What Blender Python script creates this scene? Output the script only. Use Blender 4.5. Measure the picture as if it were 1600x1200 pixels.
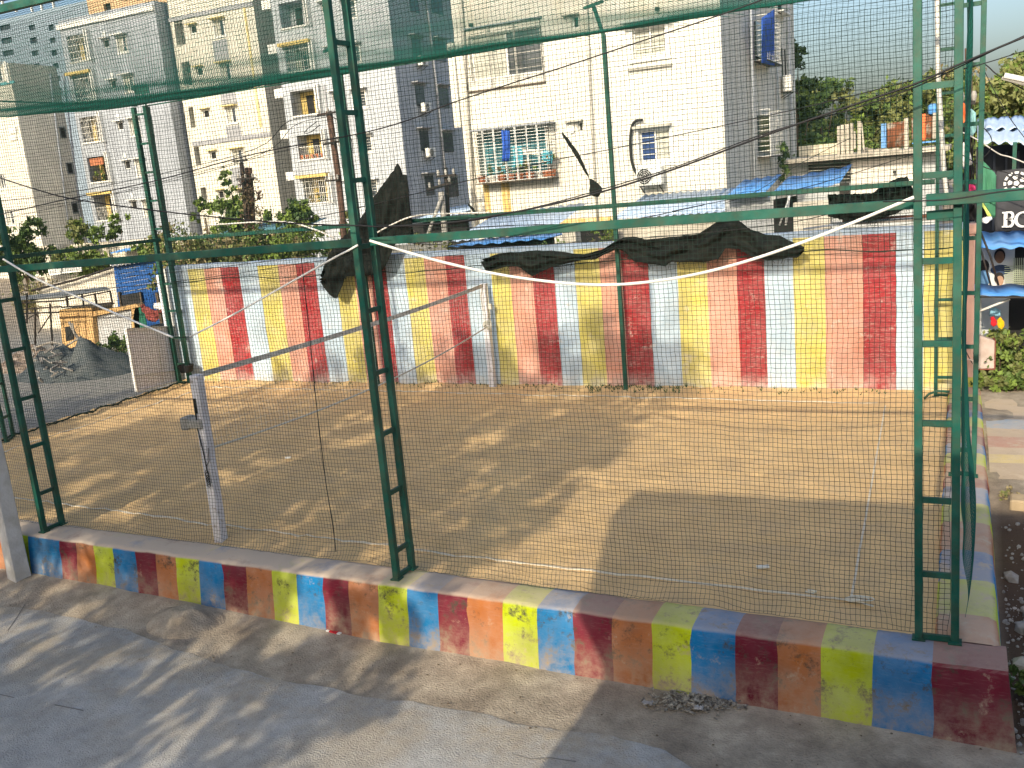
import bpy, bmesh, math, random
import numpy as np
from mathutils import Vector, Matrix, noise as mnoise
random.seed(7); RNG = np.random.default_rng(7)
for o in list(bpy.data.objects): bpy.data.objects.remove(o)
SC = bpy.context.scene
COL = SC.collection

# ------------------------------------------------------------------ camera, sky, sun, exposure
F = 1480.0                       # focal length in pixels of the 1600 px wide photograph
EYE = Vector((0, 0, 4.4))        # z = 0 is the sand of the court, X runs along its long side
R = Matrix(((0.90447331, 0.01254662, -0.42634564),
            (0.41754795, -0.23010002, 0.87903794),
            (-0.08707319, -0.9730861, -0.21335814)))
cam = bpy.data.cameras.new("camera"); camo = bpy.data.objects.new("camera", cam); COL.objects.link(camo)
cam.sensor_width = 36; cam.lens = F/1600*36; cam.clip_start = 0.1; cam.clip_end = 2500
m = Matrix(((R[0][0], -R[0][1], -R[0][2]), (R[1][0], -R[1][1], -R[1][2]), (R[2][0], -R[2][1], -R[2][2]))).to_4x4()
m.translation = EYE; camo.matrix_world = m; SC.camera = camo
SUN = Vector((0.02, 1.0, -0.487)).normalized()
w = bpy.data.worlds.new("World"); SC.world = w; w.use_nodes = True
nt = w.node_tree; bg = nt.nodes["Background"]; sky = nt.nodes.new("ShaderNodeTexSky")
sky.sky_type = 'NISHITA'; sky.sun_disc = False
sky.sun_elevation = math.asin(-SUN.z); sky.sun_rotation = math.radians(180)
sky.air_density = 1.15; sky.dust_density = 5.0; sky.ozone_density = 3.0; sky.altitude = 0
nt.links.new(sky.outputs[0], bg.inputs[0]); bg.inputs[1].default_value = 0.15
sl = bpy.data.lights.new("sun", 'SUN'); slo = bpy.data.objects.new("sun", sl); COL.objects.link(slo)
sl.energy = 2.9; sl.angle = math.radians(0.5); sl.color = (1.0, 0.87, 0.66)
slo.rotation_euler = SUN.to_track_quat('-Z', 'Y').to_euler(); slo.location = (0, -30, 30)
vs = SC.view_settings; vs.view_transform = 'Standard'; vs.look = 'None'; vs.exposure = 0.76; vs.gamma = 1
vs.use_curve_mapping = False

# ------------------------------------------------------------------ helpers
def ray(px, py): return R @ Vector((px-800, py-600, F))
def P(px, py, X=None, Y=None, Z=None):
    """surveyed point: where the sight line of a photo point meets the plane X=, Y= or Z="""
    r = ray(px, py)
    t = X/r.x if X is not None else Y/r.y if Y is not None else (Z-EYE.z)/r.z
    return EYE + r*t
def proj(p):
    c = R.transposed() @ (Vector(p)-EYE); return 800+F*c.x/c.z, 600+F*c.y/c.z
def fbm(x, y, z=0, s=1.0): return mnoise.fractal(Vector((x*s, y*s, z*s)), 1.0, 2.0, 4)
def n1(x, y, z=0): return mnoise.noise(Vector((x, y, z)))

def tag(o, label=None, cat=None, group=None, kind=None):
    if label: o['label'] = label
    if cat: o['category'] = cat
    if group: o['group'] = group
    if kind: o['kind'] = kind
    return o
def empty(name, loc=(0, 0, 0), rz=0, label=None, cat=None, group=None):
    o = bpy.data.objects.new(name, None); COL.objects.link(o); o.location = loc; o.rotation_euler.z = rz
    o.empty_display_size = .1
    return tag(o, label, cat, group)
def link(name, me, parent=None, loc=None, rz=0):
    o = bpy.data.objects.new(name, me); COL.objects.link(o)
    if parent: o.parent = parent
    if loc is not None: o.location = loc
    if rz: o.rotation_euler.z = rz
    return o
def copy_tree(o, parent=None):
    c = o.copy(); COL.objects.link(c); c.parent = parent
    for ch in [x for x in bpy.data.objects if x.parent == o]: copy_tree(ch, c)
    return c

class MB:
    def __init__(s): s.v = []; s.f = []; s.mi = []; s.m = 0
    def add(s, vs, fs):
        b = len(s.v); s.v += [tuple(v) for v in vs]; s.f += [tuple(i+b for i in f) for f in fs]; s.mi += [s.m]*len(fs); return s
    def box(s, c, d, rz=0, M=None):
        x, y, z = d[0]/2, d[1]/2, d[2]/2
        vs = [Vector((i*x, j*y, k*z)) for i in (-1, 1) for j in (-1, 1) for k in (-1, 1)]
        if M is None: M = Matrix.Rotation(rz, 3, 'Z')
        c = Vector(c)
        return s.add([M @ v + c for v in vs], [(0, 1, 3, 2), (4, 6, 7, 5), (0, 4, 5, 1), (2, 3, 7, 6), (0, 2, 6, 4), (1, 5, 7, 3)])
    def bar(s, a, b, w_, h_=None, up=(0, 0, 1)):
        a, b = Vector(a), Vector(b); h_ = h_ or w_; d = b-a; L = d.length
        if L < 1e-6: return s
        z = d/L; u = Vector(up)
        if abs(z.dot(u)) > .95: u = Vector((0, 1, 0))
        x = u.cross(z).normalized(); y = z.cross(x)
        return s.box((a+b)/2, (w_, h_, L), M=Matrix((x, y, z)).transposed())
    def tube(s, pts, r, n=6, cap=True):
        pts = [Vector(p) for p in pts]; rs = r if isinstance(r, (list, tuple)) else [r]*len(pts); vs = []; fs = []
        for i, p in enumerate(pts):
            t = (pts[min(i+1, len(pts)-1)]-pts[max(i-1, 0)]).normalized()
            u = Vector((0, 0, 1)) if abs(t.z) < .9 else Vector((0, 1, 0))
            x = t.cross(u).normalized(); y = t.cross(x)
            for k in range(n):
                a = 2*math.pi*k/n; vs.append(p + (x*math.cos(a)+y*math.sin(a))*rs[i])
        for i in range(len(pts)-1):
            for k in range(n):
                k2 = (k+1) % n; fs.append((i*n+k, i*n+k2, (i+1)*n+k2, (i+1)*n+k))
        if cap: fs.append(tuple(range(n))[::-1]); fs.append(tuple((len(pts)-1)*n+k for k in range(n)))
        return s.add(vs, fs)
    def quad(s, a, b, c, d): return s.add([a, b, c, d], [(0, 1, 2, 3)])
    def prism(s, poly, ext):
        n = len(poly); e = Vector(ext); vs = [Vector(p) for p in poly]; vs += [v+e for v in vs]
        return s.add(vs, [tuple(range(n))[::-1], tuple(range(n, 2*n))]+[(i, (i+1) % n, (i+1) % n+n, i+n) for i in range(n)])
    def mesh(s, name, mats, smooth=False):
        me = bpy.data.meshes.new(name); me.from_pydata(s.v, [], s.f)
        for q in (mats if isinstance(mats, (list, tuple)) else [mats]): me.materials.append(q)
        if any(s.mi): me.polygons.foreach_set('material_index', s.mi)
        if smooth: me.polygons.foreach_set('use_smooth', [True]*len(s.f))
        me.update(); return me
    def build(s, name, mats, parent=None, smooth=False, loc=None, rz=0, bevel=0):
        o = link(name, s.mesh(name, mats, smooth), parent, loc, rz)
        if bevel: b = o.modifiers.new('b', 'BEVEL'); b.width = bevel; b.segments = 1; b.limit_method = 'ANGLE'
        return o
def catenary(a, b, sag, n=12):
    a, b = Vector(a), Vector(b)
    return [a.lerp(b, i/n) - Vector((0, 0, sag*4*(i/n)*(1-i/n))) for i in range(n+1)]
def sheet(name, fn, nu, nv, mat, parent=None, thick=0, smooth=True):
    vs = [fn(i/nu, j/nv) for j in range(nv+1) for i in range(nu+1)]
    fs = [(j*(nu+1)+i, j*(nu+1)+i+1, (j+1)*(nu+1)+i+1, (j+1)*(nu+1)+i) for j in range(nv) for i in range(nu)]
    mb = MB(); mb.add(vs, fs); o = mb.build(name, mat, parent, smooth)
    if thick: q = o.modifiers.new('s', 'SOLIDIFY'); q.thickness = thick; q.offset = 0
    return o

# ------------------------------------------------------------------ materials
MATS = {}
def mat(name, col, rough=.85, var=.25, scale=3.0, col2=None, amt=.5, scale2=1.2, bump=.15, bscale=40, metal=0, spec=.3, thr=(.45, .65), streak=None):
    """plain surface: base colour, cloudy value changes, patches of a second colour, fine bump"""
    if name in MATS: return MATS[name]
    m = bpy.data.materials.new(name); m.use_nodes = True; nt = m.node_tree; N = nt.nodes; L = nt.links
    b = N['Principled BSDF']; b.inputs['Roughness'].default_value = rough; b.inputs['Metallic'].default_value = metal
    b.inputs['Specular IOR Level'].default_value = spec
    g = N.new('ShaderNodeNewGeometry'); mp = N.new('ShaderNodeMapping'); L.new(g.outputs['Position'], mp.inputs[0])
    if streak: mp.inputs['Scale'].default_value = streak
    nz = N.new('ShaderNodeTexNoise'); nz.inputs['Scale'].default_value = scale; nz.inputs['Detail'].default_value = 6
    L.new(mp.outputs[0], nz.inputs[0])
    mx = N.new('ShaderNodeMix'); mx.data_type = 'RGBA'
    c = Vector(col); mx.inputs[6].default_value = (*[max(0, q*(1-var)) for q in c], 1); mx.inputs[7].default_value = (*[min(1, q*(1+var)) for q in c], 1)
    mr = N.new('ShaderNodeMapRange'); mr.inputs[1].default_value = .3; mr.inputs[2].default_value = .7
    L.new(nz.outputs[0], mr.inputs[0]); L.new(mr.outputs[0], mx.inputs[0]); out = mx.outputs[2]
    if col2:
        n2 = N.new('ShaderNodeTexNoise'); n2.inputs['Scale'].default_value = scale2; n2.inputs['Detail'].default_value = 8; n2.inputs['Roughness'].default_value = .65
        L.new(mp.outputs[0], n2.inputs[0]); r2 = N.new('ShaderNodeMapRange'); r2.inputs[1].default_value = thr[0]; r2.inputs[2].default_value = thr[1]; r2.inputs[4].default_value = amt
        L.new(n2.outputs[0], r2.inputs[0]); m2 = N.new('ShaderNodeMix'); m2.data_type = 'RGBA'
        L.new(r2.outputs[0], m2.inputs[0]); L.new(out, m2.inputs[6]); m2.inputs[7].default_value = (*col2, 1); out = m2.outputs[2]
    L.new(out, b.inputs['Base Color'])
    if bump:
        n3 = N.new('ShaderNodeTexNoise'); n3.inputs['Scale'].default_value = bscale; n3.inputs['Detail'].default_value = 4; L.new(mp.outputs[0], n3.inputs[0])
        bp = N.new('ShaderNodeBump'); bp.inputs['Strength'].default_value = bump; bp.inputs['Distance'].default_value = .02
        L.new(n3.outputs[0], bp.inputs['Height']); L.new(bp.outputs[0], b.inputs['Normal'])
    MATS[name] = m; return m

def painted(name, dirt, mould, wear=.5, xdust=None, wthr=(.58, .68), low=0.0, lowspan=.5, dust_up=0.0, patch=.3, mould_amt=.6, thin=.28):
    """hand-painted plaster: colour attribute 'paint', roller patches, flaked spots, mould, dirt near the foot, dust on upward faces"""
    m = bpy.data.materials.new(name); m.use_nodes = True; nt = m.node_tree; N = nt.nodes; L = nt.links
    b = N['Principled BSDF']; b.inputs['Roughness'].default_value = .8; b.inputs['Specular IOR Level'].default_value = .25
    at = N.new('ShaderNodeAttribute'); at.attribute_name = 'paint'; g = N.new('ShaderNodeNewGeometry')
    def noise(sc, det=6, ro=.6, st=None):
        n = N.new('ShaderNodeTexNoise'); n.inputs['Scale'].default_value = sc; n.inputs['Detail'].default_value = det; n.inputs['Roughness'].default_value = ro
        if st: mp = N.new('ShaderNodeMapping'); mp.inputs['Scale'].default_value = st; L.new(g.outputs['Position'], mp.inputs[0]); L.new(mp.outputs[0], n.inputs[0])
        else: L.new(g.outputs['Position'], n.inputs[0])
        return n.outputs[0]
    def rng(s, a, b_, lo=0, hi=1):
        r = N.new('ShaderNodeMapRange'); r.inputs[1].default_value = a; r.inputs[2].default_value = b_; r.inputs[3].default_value = lo; r.inputs[4].default_value = hi; L.new(s, r.inputs[0]); return r.outputs[0]
    def mix(f, a, c):
        x = N.new('ShaderNodeMix'); x.data_type = 'RGBA'; L.new(f, x.inputs[0])
        for i, q in ((6, a), (7, c)):
            if isinstance(q, tuple): x.inputs[i].default_value = (*q, 1)
            else: L.new(q, x.inputs[i])
        return x.outputs[2]
    def math_(op, a, c):
        x = N.new('ShaderNodeMath'); x.operation = op; x.use_clamp = True
        for i, q in ((0, a), (1, c)):
            if isinstance(q, (int, float)): x.inputs[i].default_value = q
            else: L.new(q, x.inputs[i])
        return x.outputs[0]
    hs = N.new('ShaderNodeHueSaturation'); L.new(at.outputs['Color'], hs.inputs['Color'])
    L.new(rng(noise(1.6, 5, .6, (1, 1, .6)), .3, .7, 1-patch, 1+patch), hs.inputs['Value'])
    L.new(rng(noise(2.3, 5), .35, .7, 1.05, .82), hs.inputs['Saturation'])
    c = hs.outputs[0]
    c = mix(rng(noise(22, 6, .7, (.4, .4, 2.5)), .52, .75, 0, thin), c, (.62, .55, .46))      # thin, brushed spots
    c = mix(rng(noise(3.2, 10, .72), wthr[0], wthr[1], 0, wear), c, dirt)
    c = mix(rng(noise(5.0, 12, .8), .53, .64, 0, mould_amt), c, mould)
    c = mix(rng(noise(30, 8, .8, (1, 1, .6)), .60, .70, 0, mould_amt*.8), c, mould)
    sx = N.new('ShaderNodeSeparateXYZ'); L.new(g.outputs['Position'], sx.inputs[0])
    if lowspan:
        f = math_('MULTIPLY', rng(sx.outputs['Z'], low, low+lowspan, 1, 0), rng(noise(5, 8, .7), .35, .62)); c = mix(math_('MULTIPLY', f, .75), c, dirt)
    if dust_up:
        sn = N.new('ShaderNodeSeparateXYZ'); L.new(g.outputs['Normal'], sn.inputs[0])
        xr = rng(sx.outputs['X'], -7.5, -2.5, .97, .38 if xdust is None else xdust)
        f = math_('MULTIPLY', math_('MULTIPLY', rng(sn.outputs['Z'], .5, .85), xr), rng(noise(2.6, 9, .7), .30, .52, .6, 1.15)); c = mix(math_('MULTIPLY', f, dust_up), c, (.50, .41, .32))
    L.new(c, b.inputs['Base Color'])
    bp = N.new('ShaderNodeBump'); bp.inputs['Strength'].default_value = .5; bp.inputs['Distance'].default_value = .012
    L.new(math_('ADD', noise(14, 8, .7), math_('MULTIPLY', noise(70, 4), .4)), bp.inputs['Height']); L.new(bp.outputs[0], b.inputs['Normal'])
    return m

GREEN = mat('green_enamel', (.004, .075, .055), .5, .22, 5, (.04, .14, .10), .6, 2.2, .05, 60, spec=.25)
NETM = mat('net_twine', (.012, .030, .024), .9, .2, 2, bump=0)
NETG = mat('net_twine_green', (.006, .105, .080), .85, .2, 2, bump=0)
WHITEP = mat('white_pipe', (.78, .76, .70), .5, .08, 3, (.45, .42, .36), .4, 5, .03)
ROPE = mat('pale_tape', (.62, .60, .52), .9, .12, 20)
GREYTAPE = mat('grey_webbing', (.56, .54, .48), .9, .2, 8)
BLACKC = mat('black_cable', (.012, .012, .014), .6, .2, 10, bump=0)
SHADE = mat('shade_cloth', (.006, .009, .008), .85, .5, 6, (.020, .020, .014), .5, 3, .5, 60)
CONC = mat('old_concrete', (.36, .35, .32), .9, .15, 3, (.22, .2, .17), .6, 2.2, .3, 30)
LEAF = [mat('leaf_dark', (.045, .085, .025), .6, .35, 1.5, bump=0), mat('leaf_mid', (.09, .14, .035), .6, .35, 1.5, bump=0),
        mat('leaf_olive', (.15, .165, .055), .65, .3, 1.5, bump=0), mat('leaf_light', (.16, .23, .045), .6, .3, 1.5, bump=0), mat('leaf_dry', (.24, .20, .10), .8, .3, 1.5, bump=0)]
BARK = mat('bark', (.10, .075, .05), .95, .3, 8, bump=.5)
GLASS = mat('window_glass', (.03, .04, .05), .12, .3, 1.5, (.10, .12, .14), .6, .8, 0, spec=.6)
SHUT = mat('pale_shutter', (.42, .42, .36), .6, .15, 3)
WFRAME = mat('white_frame', (.70, .70, .66), .6, .08, 3)
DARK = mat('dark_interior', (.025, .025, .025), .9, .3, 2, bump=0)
IRON = mat('black_iron', (.018, .017, .016), .6, .3, 5, (.06, .03, .02), .4)
CREAMROOM = mat('yellow_room_paint', (.55, .42, .15), .85, .1, 2)
TERRA = mat('terracotta', (.38, .14, .07), .85, .15, 5)
BLUESHEET = mat('blue_sheet', (.08, .26, .60), .5, .15, 2, (.25, .38, .55), .5, 1.5, .05)
RUSTSPOT = True
PALESHEET = mat('pale_blue_sheet', (.40, .52, .68), .5, .12, 2, (.55, .62, .70), .6, 1.0, .05)
DEEPBLUE = mat('deep_blue_sheet', (.012, .07, .24), .5, .2, 3, (.05, .12, .3), .4, 2, .05)
RUST = mat('rusty_sheet', (.30, .27, .22), .8, .2, 3, (.17, .055, .022), .95, 1.4, .2, thr=(.42, .52))

# ------------------------------------------------------------------ ground, road, sand
def curb_foot(x): return 7.90 - .031*min(x, .5)
def ground_h(x, y):
    h = -.10
    if y < 8.6: h = -.585
    if x > -.2:
        t = min(1, max(0, (y-11.0)/2.0)); t = t*t*(3-2*t); h = -.60 + t*.48 if y > 7.9 else -.585
        if y > 14: h = -.12 + min(1, (y-14)/2.5)*.1
        if y > 8.0: h += .05*fbm(x, y, 0, 1.1)
    if x < -17.6 and y > 8.6: h = -.06
    if x < .4 and 6.8 < y < 8.6:
        t = max(0, min(1, (y-7.3)/.8)); h += t*t*(.02+.10*max(0, min(1, (-x-6)/4))+.025*max(-.5, fbm(x, y, 2, .9)))
    return h + (.012*n1(x*.9, y*.9) if y > 8.6 else .006*n1(x*.8, y*.8))
xs = sorted(set([-900, -400, -200, -120, -80, -60, -45, -36, -30, -26, -23] + [round(-21+.35*i, 2) for i in range(60)] + [round(-.2+.2*i, 2) for i in range(0, 22)] + [5, 6, 8, 11, 16, 25, 40, 80, 160, 400, 900]))
ys = sorted(set([-900, -300, -100, -40, -20, -10, -5, 0, 2, 4, 6, 6.8, 7.1, 7.3, 7.45, 7.6, 7.75, 7.9, 8.05, 8.2, 8.35, 8.6] + [round(8.61+.3*i, 2) for i in range(34)] + [20, 23, 27, 33, 40, 50, 65, 90, 140, 250, 500, 1400]))
mb = MB(); nx = len(xs)
mb.add([(x, y, ground_h(x, y)) for y in ys for x in xs], [(j*nx+i, j*nx+i+1, (j+1)*nx+i+1, (j+1)*nx+i) for j in range(len(ys)-1) for i in range(nx-1)])
GROUND = mat('dirt', (.39, .33, .25), .95, .25, 4.0, (.20, .16, .12), .75, 1.5, .9, 45)
# the bare soil right of the court is redder and darker
nt = GROUND.node_tree; N = nt.nodes; L = nt.links; b = N['Principled BSDF']; src = b.inputs['Base Color'].links[0].from_socket
g = N.new('ShaderNodeNewGeometry'); sx = N.new('ShaderNodeSeparateXYZ'); L.new(g.outputs['Position'], sx.inputs[0])
def mapr(s, a, b_, lo, hi):
    r = N.new('ShaderNodeMapRange'); r.inputs[1].default_value = a; r.inputs[2].default_value = b_; r.inputs[3].default_value = lo; r.inputs[4].default_value = hi; L.new(s, r.inputs[0]); return r.outputs[0]
mu = N.new('ShaderNodeMath'); mu.operation = 'MULTIPLY'; L.new(mapr(sx.outputs['X'], .2, .5, 0, 1), mu.inputs[0]); L.new(mapr(sx.outputs['Y'], 13.4, 12.2, 0, 1), mu.inputs[1])
mu2 = N.new('ShaderNodeMath'); mu2.operation = 'MULTIPLY'; L.new(mu.outputs[0], mu2.inputs[0]); L.new(mapr(sx.outputs['Y'], 7.9, 8.2, 0, 1), mu2.inputs[1])
mx = N.new('ShaderNodeMix'); mx.data_type = 'RGBA'; L.new(mu2.outputs[0], mx.inputs[0]); L.new(src, mx.inputs[6]); mx.inputs[7].default_value = (.075, .048, .032, 1)
gy = N.new('ShaderNodeMath'); gy.operation = 'MULTIPLY'; L.new(mapr(sx.outputs['X'], -17.4, -18.2, 0, 1), gy.inputs[0]); L.new(mapr(sx.outputs['Y'], 30, 24, 0, .85), gy.inputs[1])
mx3 = N.new('ShaderNodeMix'); mx3.data_type = 'RGBA'; L.new(gy.outputs[0], mx3.inputs[0]); L.new(mx.outputs[2], mx3.inputs[6]); mx3.inputs[7].default_value = (.27, .27, .25, 1)
L.new(mx3.outputs[2], b.inputs['Base Color'])
tag(mb.build('ground', GROUND, smooth=True), kind='structure')

ROAD = mat('road_concrete', (.44, .43, .405), .9, .14, 2.2, (.31, .285, .24), .8, .9, .9, 55)
edge = [(-40, 8.0), (-16, 7.75)] + [tuple(P(px, py, Z=-.58))[:2] for px, py in ((0, 945), (60, 952), (110, 965), (190, 985), (270, 1015), (350, 1038), (430, 1060), (550, 1085), (700, 1105), (800, 1130), (950, 1150), (1040, 1175))] + [(-1.4, 6.6), (.6, 6.35), (2.5, 6.4), (6, 6.6), (40, 6.6)]
el = []
for (a, b_) in zip(edge[:-1], edge[1:]):
    n = 1 if abs(b_[0]-a[0]) > 8 else max(1, int(abs(b_[0]-a[0])/.06))
    for i in range(n):
        x = a[0]+(b_[0]-a[0])*i/n; el.append((x, a[1]+(b_[1]-a[1])*i/n + (.05*fbm(x, 0, 3, 1.8) if -14 < x < 3 else 0)))
el.append(edge[-1])
mb = MB(); rows = [-60, -6, 0, 3, 5]
vs = []
for (x, y) in el: vs += [(x, q, -.565) for q in rows] + [(x, y-.12, -.562), (x, y, -.574)]
k = len(rows)+2
mb.add(vs, [(i*k+j, (i+1)*k+j, (i+1)*k+j+1, i*k+j+1) for i in range(len(el)-1) for j in range(k-1)])
ro = mb.build('road', ROAD, smooth=True); tag(ro, kind='structure')
# thin joints and cracks in the road: narrow dark strips a few mm above it
mb = MB()
for pts in ([(0, 1085), (22, 1090)], [(85, 1101), (130, 1110)], ):
    a, b_ = P(*pts[0], Z=-.56), P(*pts[1], Z=-.56); mb.bar(a, b_, .010, .003)
for pts in ([(60, 900), (45, 935), (28, 962), (12, 985)], [(800, 1178), (830, 1186), (860, 1184), (900, 1190)], [(860, 1020), (875, 1035), (900, 1046)]):
    q = [P(a, b_, Z=-.557) for a, b_ in pts]
    for a, b_ in zip(q[:-1], q[1:]): mb.bar(a, b_, .007, .003)
tag(mb.build('road_crack', mat('crack', (.15, .14, .13), .95, .2, 5)), kind='structure')

def sand_h(x, y):
    a_ = .35+.65*max(0, min(1, (-x-3.5)/2.0)); h = a_*(.016*fbm(x, y, 1, 1.3) + .034*fbm(x*1.4, y, 5, 2.6) + .016*fbm(x, y, 9, 7))
    h += .05*max(0, 1-(17.95-y)/.5) + .03*max(0, (y-17.0))*max(0, n1(x*.9, 3))
    for (fx, fy, fr) in FEET:
        d = (x-fx)**2+(y-fy)**2
        if d < fr*fr*4: h -= .035*math.exp(-d/(fr*fr)*1.2)
    return h
random.seed(3)
FEET = [(random.uniform(-12, -4.2), random.uniform(9.3, 16.6), random.uniform(.06, .13)) for _ in range(150)] + [(random.uniform(-4, -.4), random.uniform(9.3, 16), random.uniform(.05, .1)) for _ in range(16)]
mb = MB(); X0, X1, Y0, Y1 = -18.1, -.02, 8.5, 17.97; nu, nv = 300, 170
mb.add([(X0+(X1-X0)*i/nu, Y0+(Y1-Y0)*j/nv, sand_h(X0+(X1-X0)*i/nu, Y0+(Y1-Y0)*j/nv)) for j in range(nv+1) for i in range(nu+1)],
       [(j*(nu+1)+i, j*(nu+1)+i+1, (j+1)*(nu+1)+i+1, (j+1)*(nu+1)+i) for j in range(nv) for i in range(nu)])
SAND_DETAIL = True
SAND = mat('sand', (.70, .485, .245), .95, .10, 1.4, (.52, .385, .235), .5, 2.2, .8, 28, spec=.1)
tag(mb.build('sand_court', SAND, smooth=True), kind='structure')

def speckle(m, scale, lo, hi, col, amt, mid=7.0, midamt=.25):
    """crisp small spots and mid-size mottling on an existing plain material"""
    nt = m.node_tree; N = nt.nodes; L = nt.links; b = N['Principled BSDF']; src = b.inputs['Base Color'].links[0].from_socket
    g = N.new('ShaderNodeNewGeometry')
    for (sc, a, c_, co, am) in ((mid, .42, .66, tuple(q*.55 for q in col), midamt), (scale, lo, hi, col, amt)):
        n = N.new('ShaderNodeTexNoise'); n.inputs['Scale'].default_value = sc; n.inputs['Detail'].default_value = 9; n.inputs['Roughness'].default_value = .75; L.new(g.outputs['Position'], n.inputs[0])
        r = N.new('ShaderNodeMapRange'); r.inputs[1].default_value = a; r.inputs[2].default_value = c_; r.inputs[4].default_value = am; L.new(n.outputs[0], r.inputs[0])
        x = N.new('ShaderNodeMix'); x.data_type = 'RGBA'; L.new(r.outputs[0], x.inputs[0]); L.new(src, x.inputs[6]); x.inputs[7].default_value = (*co, 1); src = x.outputs[2]
    L.new(src, b.inputs['Base Color'])
nt = ROAD.node_tree; N = nt.nodes; L = nt.links; b = N['Principled BSDF']; src = b.inputs['Base Color'].links[0].from_socket   # drifted dust near the verge
g = N.new('ShaderNodeNewGeometry'); sx = N.new('ShaderNodeSeparateXYZ'); L.new(g.outputs['Position'], sx.inputs[0])
n_ = N.new('ShaderNodeTexNoise'); n_.inputs['Scale'].default_value = 1.3; n_.inputs['Detail'].default_value = 9; n_.inputs['Roughness'].default_value = .7; L.new(g.outputs['Position'], n_.inputs[0])
ad = N.new('ShaderNodeMath'); ad.operation = 'MULTIPLY'; L.new(mapr(sx.outputs['Y'], 5.4, 7.3, .25, 1.6), ad.inputs[0]); L.new(mapr(n_.outputs[0], .40, .62, 0, 1), ad.inputs[1])
md = N.new('ShaderNodeMath'); md.operation = 'MULTIPLY'; md.use_clamp = True; L.new(ad.outputs[0], md.inputs[0]); md.inputs[1].default_value = .8
mx = N.new('ShaderNodeMix'); mx.data_type = 'RGBA'; L.new(md.outputs[0], mx.inputs[0]); L.new(src, mx.inputs[6]); mx.inputs[7].default_value = (.42, .36, .275, 1); L.new(mx.outputs[2], b.inputs['Base Color'])
speckle(GREEN, 26, .64, .70, (.16, .075, .03), .8, 6, .35); speckle(ROAD, 60, .62, .70, (.10, .095, .085), .55); speckle(GROUND, 45, .60, .68, (.09, .07, .05), .6); speckle(SAND, 30, .63, .72, (.20, .13, .075), .5, 4.5, .12)

# ------------------------------------------------------------------ far striped wall
YB, SKY_, PE, RE, YE = (.02, .19, .50), (.43, .55, .66), (.57, .275, .20), (.31, .032, .038), (.56, .49, .14)
WALLP = painted('wall_paint', (.60, .56, .50), (.25, .22, .17), .6, None, (.60, .70), .02, .35, 0, .24, .10, .45)
wb = [(-17.9, 'w'), (290, 'y', 411), (316, 'p', 411), (341.6, 'r', 411), (370, 'w', 411), (400, 'y', 411), (431.6, 'p', 411), (460, 'r', 411), (490, 'w', 411),
      (521, 'y', 411), (550, 'p', 411), (577, 'r', 411), (600, 'w', 404), (630, 'y', 404), (661, 'p', 404), (694, 'r', 404), (724, 'w', 404), (767, 'y', 430), (797, 'p', 440), (832, 'r', 440),
      (866, 'w', 440), (899, 'y', 440), (938.5, 'p', 451), (973, 'r', 451), (1014, 'w', 451), (1059, 'y', 451), (1105, 'p', 451), (1151.6, 'r', 451), (1195, 'w', 448),
      (1240, 'y', 445), (1288.7, 'p', 445), (1348, 'r', 445), (1400, 'w', 445), (1443, 'y', 445)]
CM = dict(w=SKY_, p=PE, r=RE, y=YE)
bx = [(-18.0, 'w')] + [(P(q[0], q[2], Y=17.9).x, q[1]) for q in wb[1:]]; bx.append((.08, None))
def add_paint(me, cols):
    ca = me.color_attributes.new('paint', 'FLOAT_COLOR', 'CORNER'); buf = []
    for p in me.polygons:
        c = cols[p.index]; buf += [c[0], c[1], c[2], 1]*p.loop_total
    ca.data.foreach_set('color', buf)
WALL_TOP = 2.95
wallz = [-.3, .0, .25, .5, .8, 1.1, 1.4, 1.7, 2.0, 2.3, 2.55, 2.75, 2.86]
bw = empty('boundary_wall', (-9, 17.97, 0), label='long rendered wall painted in vertical yellow, peach, red and pale blue stripes behind the sand court', cat='wall')
def wall_part(name, x0, x1, col, parent):
    mb = MB(); jl = lambda x, z: x + (.012*n1(x*3.1, z*2.3) if -17.9 < x < 0 else 0)
    ns = max(1, int((x1-x0)/.3)); vs = []; fs = []
    for z in wallz:
        for i in range(ns+1):
            x = x0+(x1-x0)*i/ns; vs.append((jl(x, z), 17.92+.012*fbm(x, z, 2, 1.2), z))
    for j in range(len(wallz)-1):
        for i in range(ns): fs.append((j*(ns+1)+i, j*(ns+1)+i+1, (j+1)*(ns+1)+i+1, (j+1)*(ns+1)+i))
    mb.add(vs, fs); o = mb.build(name, WALLP, parent, smooth=True); add_paint(o.data, [col]*len(fs)); return o
for (x0, c), (x1, _) in zip(bx[:-1], bx[1:]): 
    o = wall_part('painted_stripe', x0, x1, CM[c], bw); o.location = -bw.location
mb = MB(); n = 60
for i in range(n):
    x0 = -18+i*18.08/n; x1 = -18+(i+1)*18.08/n; h0 = .02*fbm(x0, 0, 0, .8); h1 = .02*fbm(x1, 0, 0, .8)
    for (ya, yb, za, zb) in ((17.915, 17.915, 2.86, 2.955), (17.915, 18.12, 2.955, 2.965), (18.12, 18.12, 2.965, -.3)):
        mb.quad((x0, ya, za+(h0 if za > 2.9 else 0)), (x1, ya, za+(h1 if za > 2.9 else 0)), (x1, yb, zb+(h1 if zb > 2.9 else 0)), (x0, yb, zb+(h0 if zb > 2.9 else 0)))
o = mb.build('coping', WALLP, bw, smooth=False); o.location = -bw.location
add_paint(o.data, [(.36, .47, .62)]*len(mb.f))
mb = MB(); mb.box((-18.06, 18.02, 1.3), (.12, .24, 3.2)); o = mb.build('end_pier', WFRAME, bw, bevel=.01); o.location = -bw.location

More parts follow.
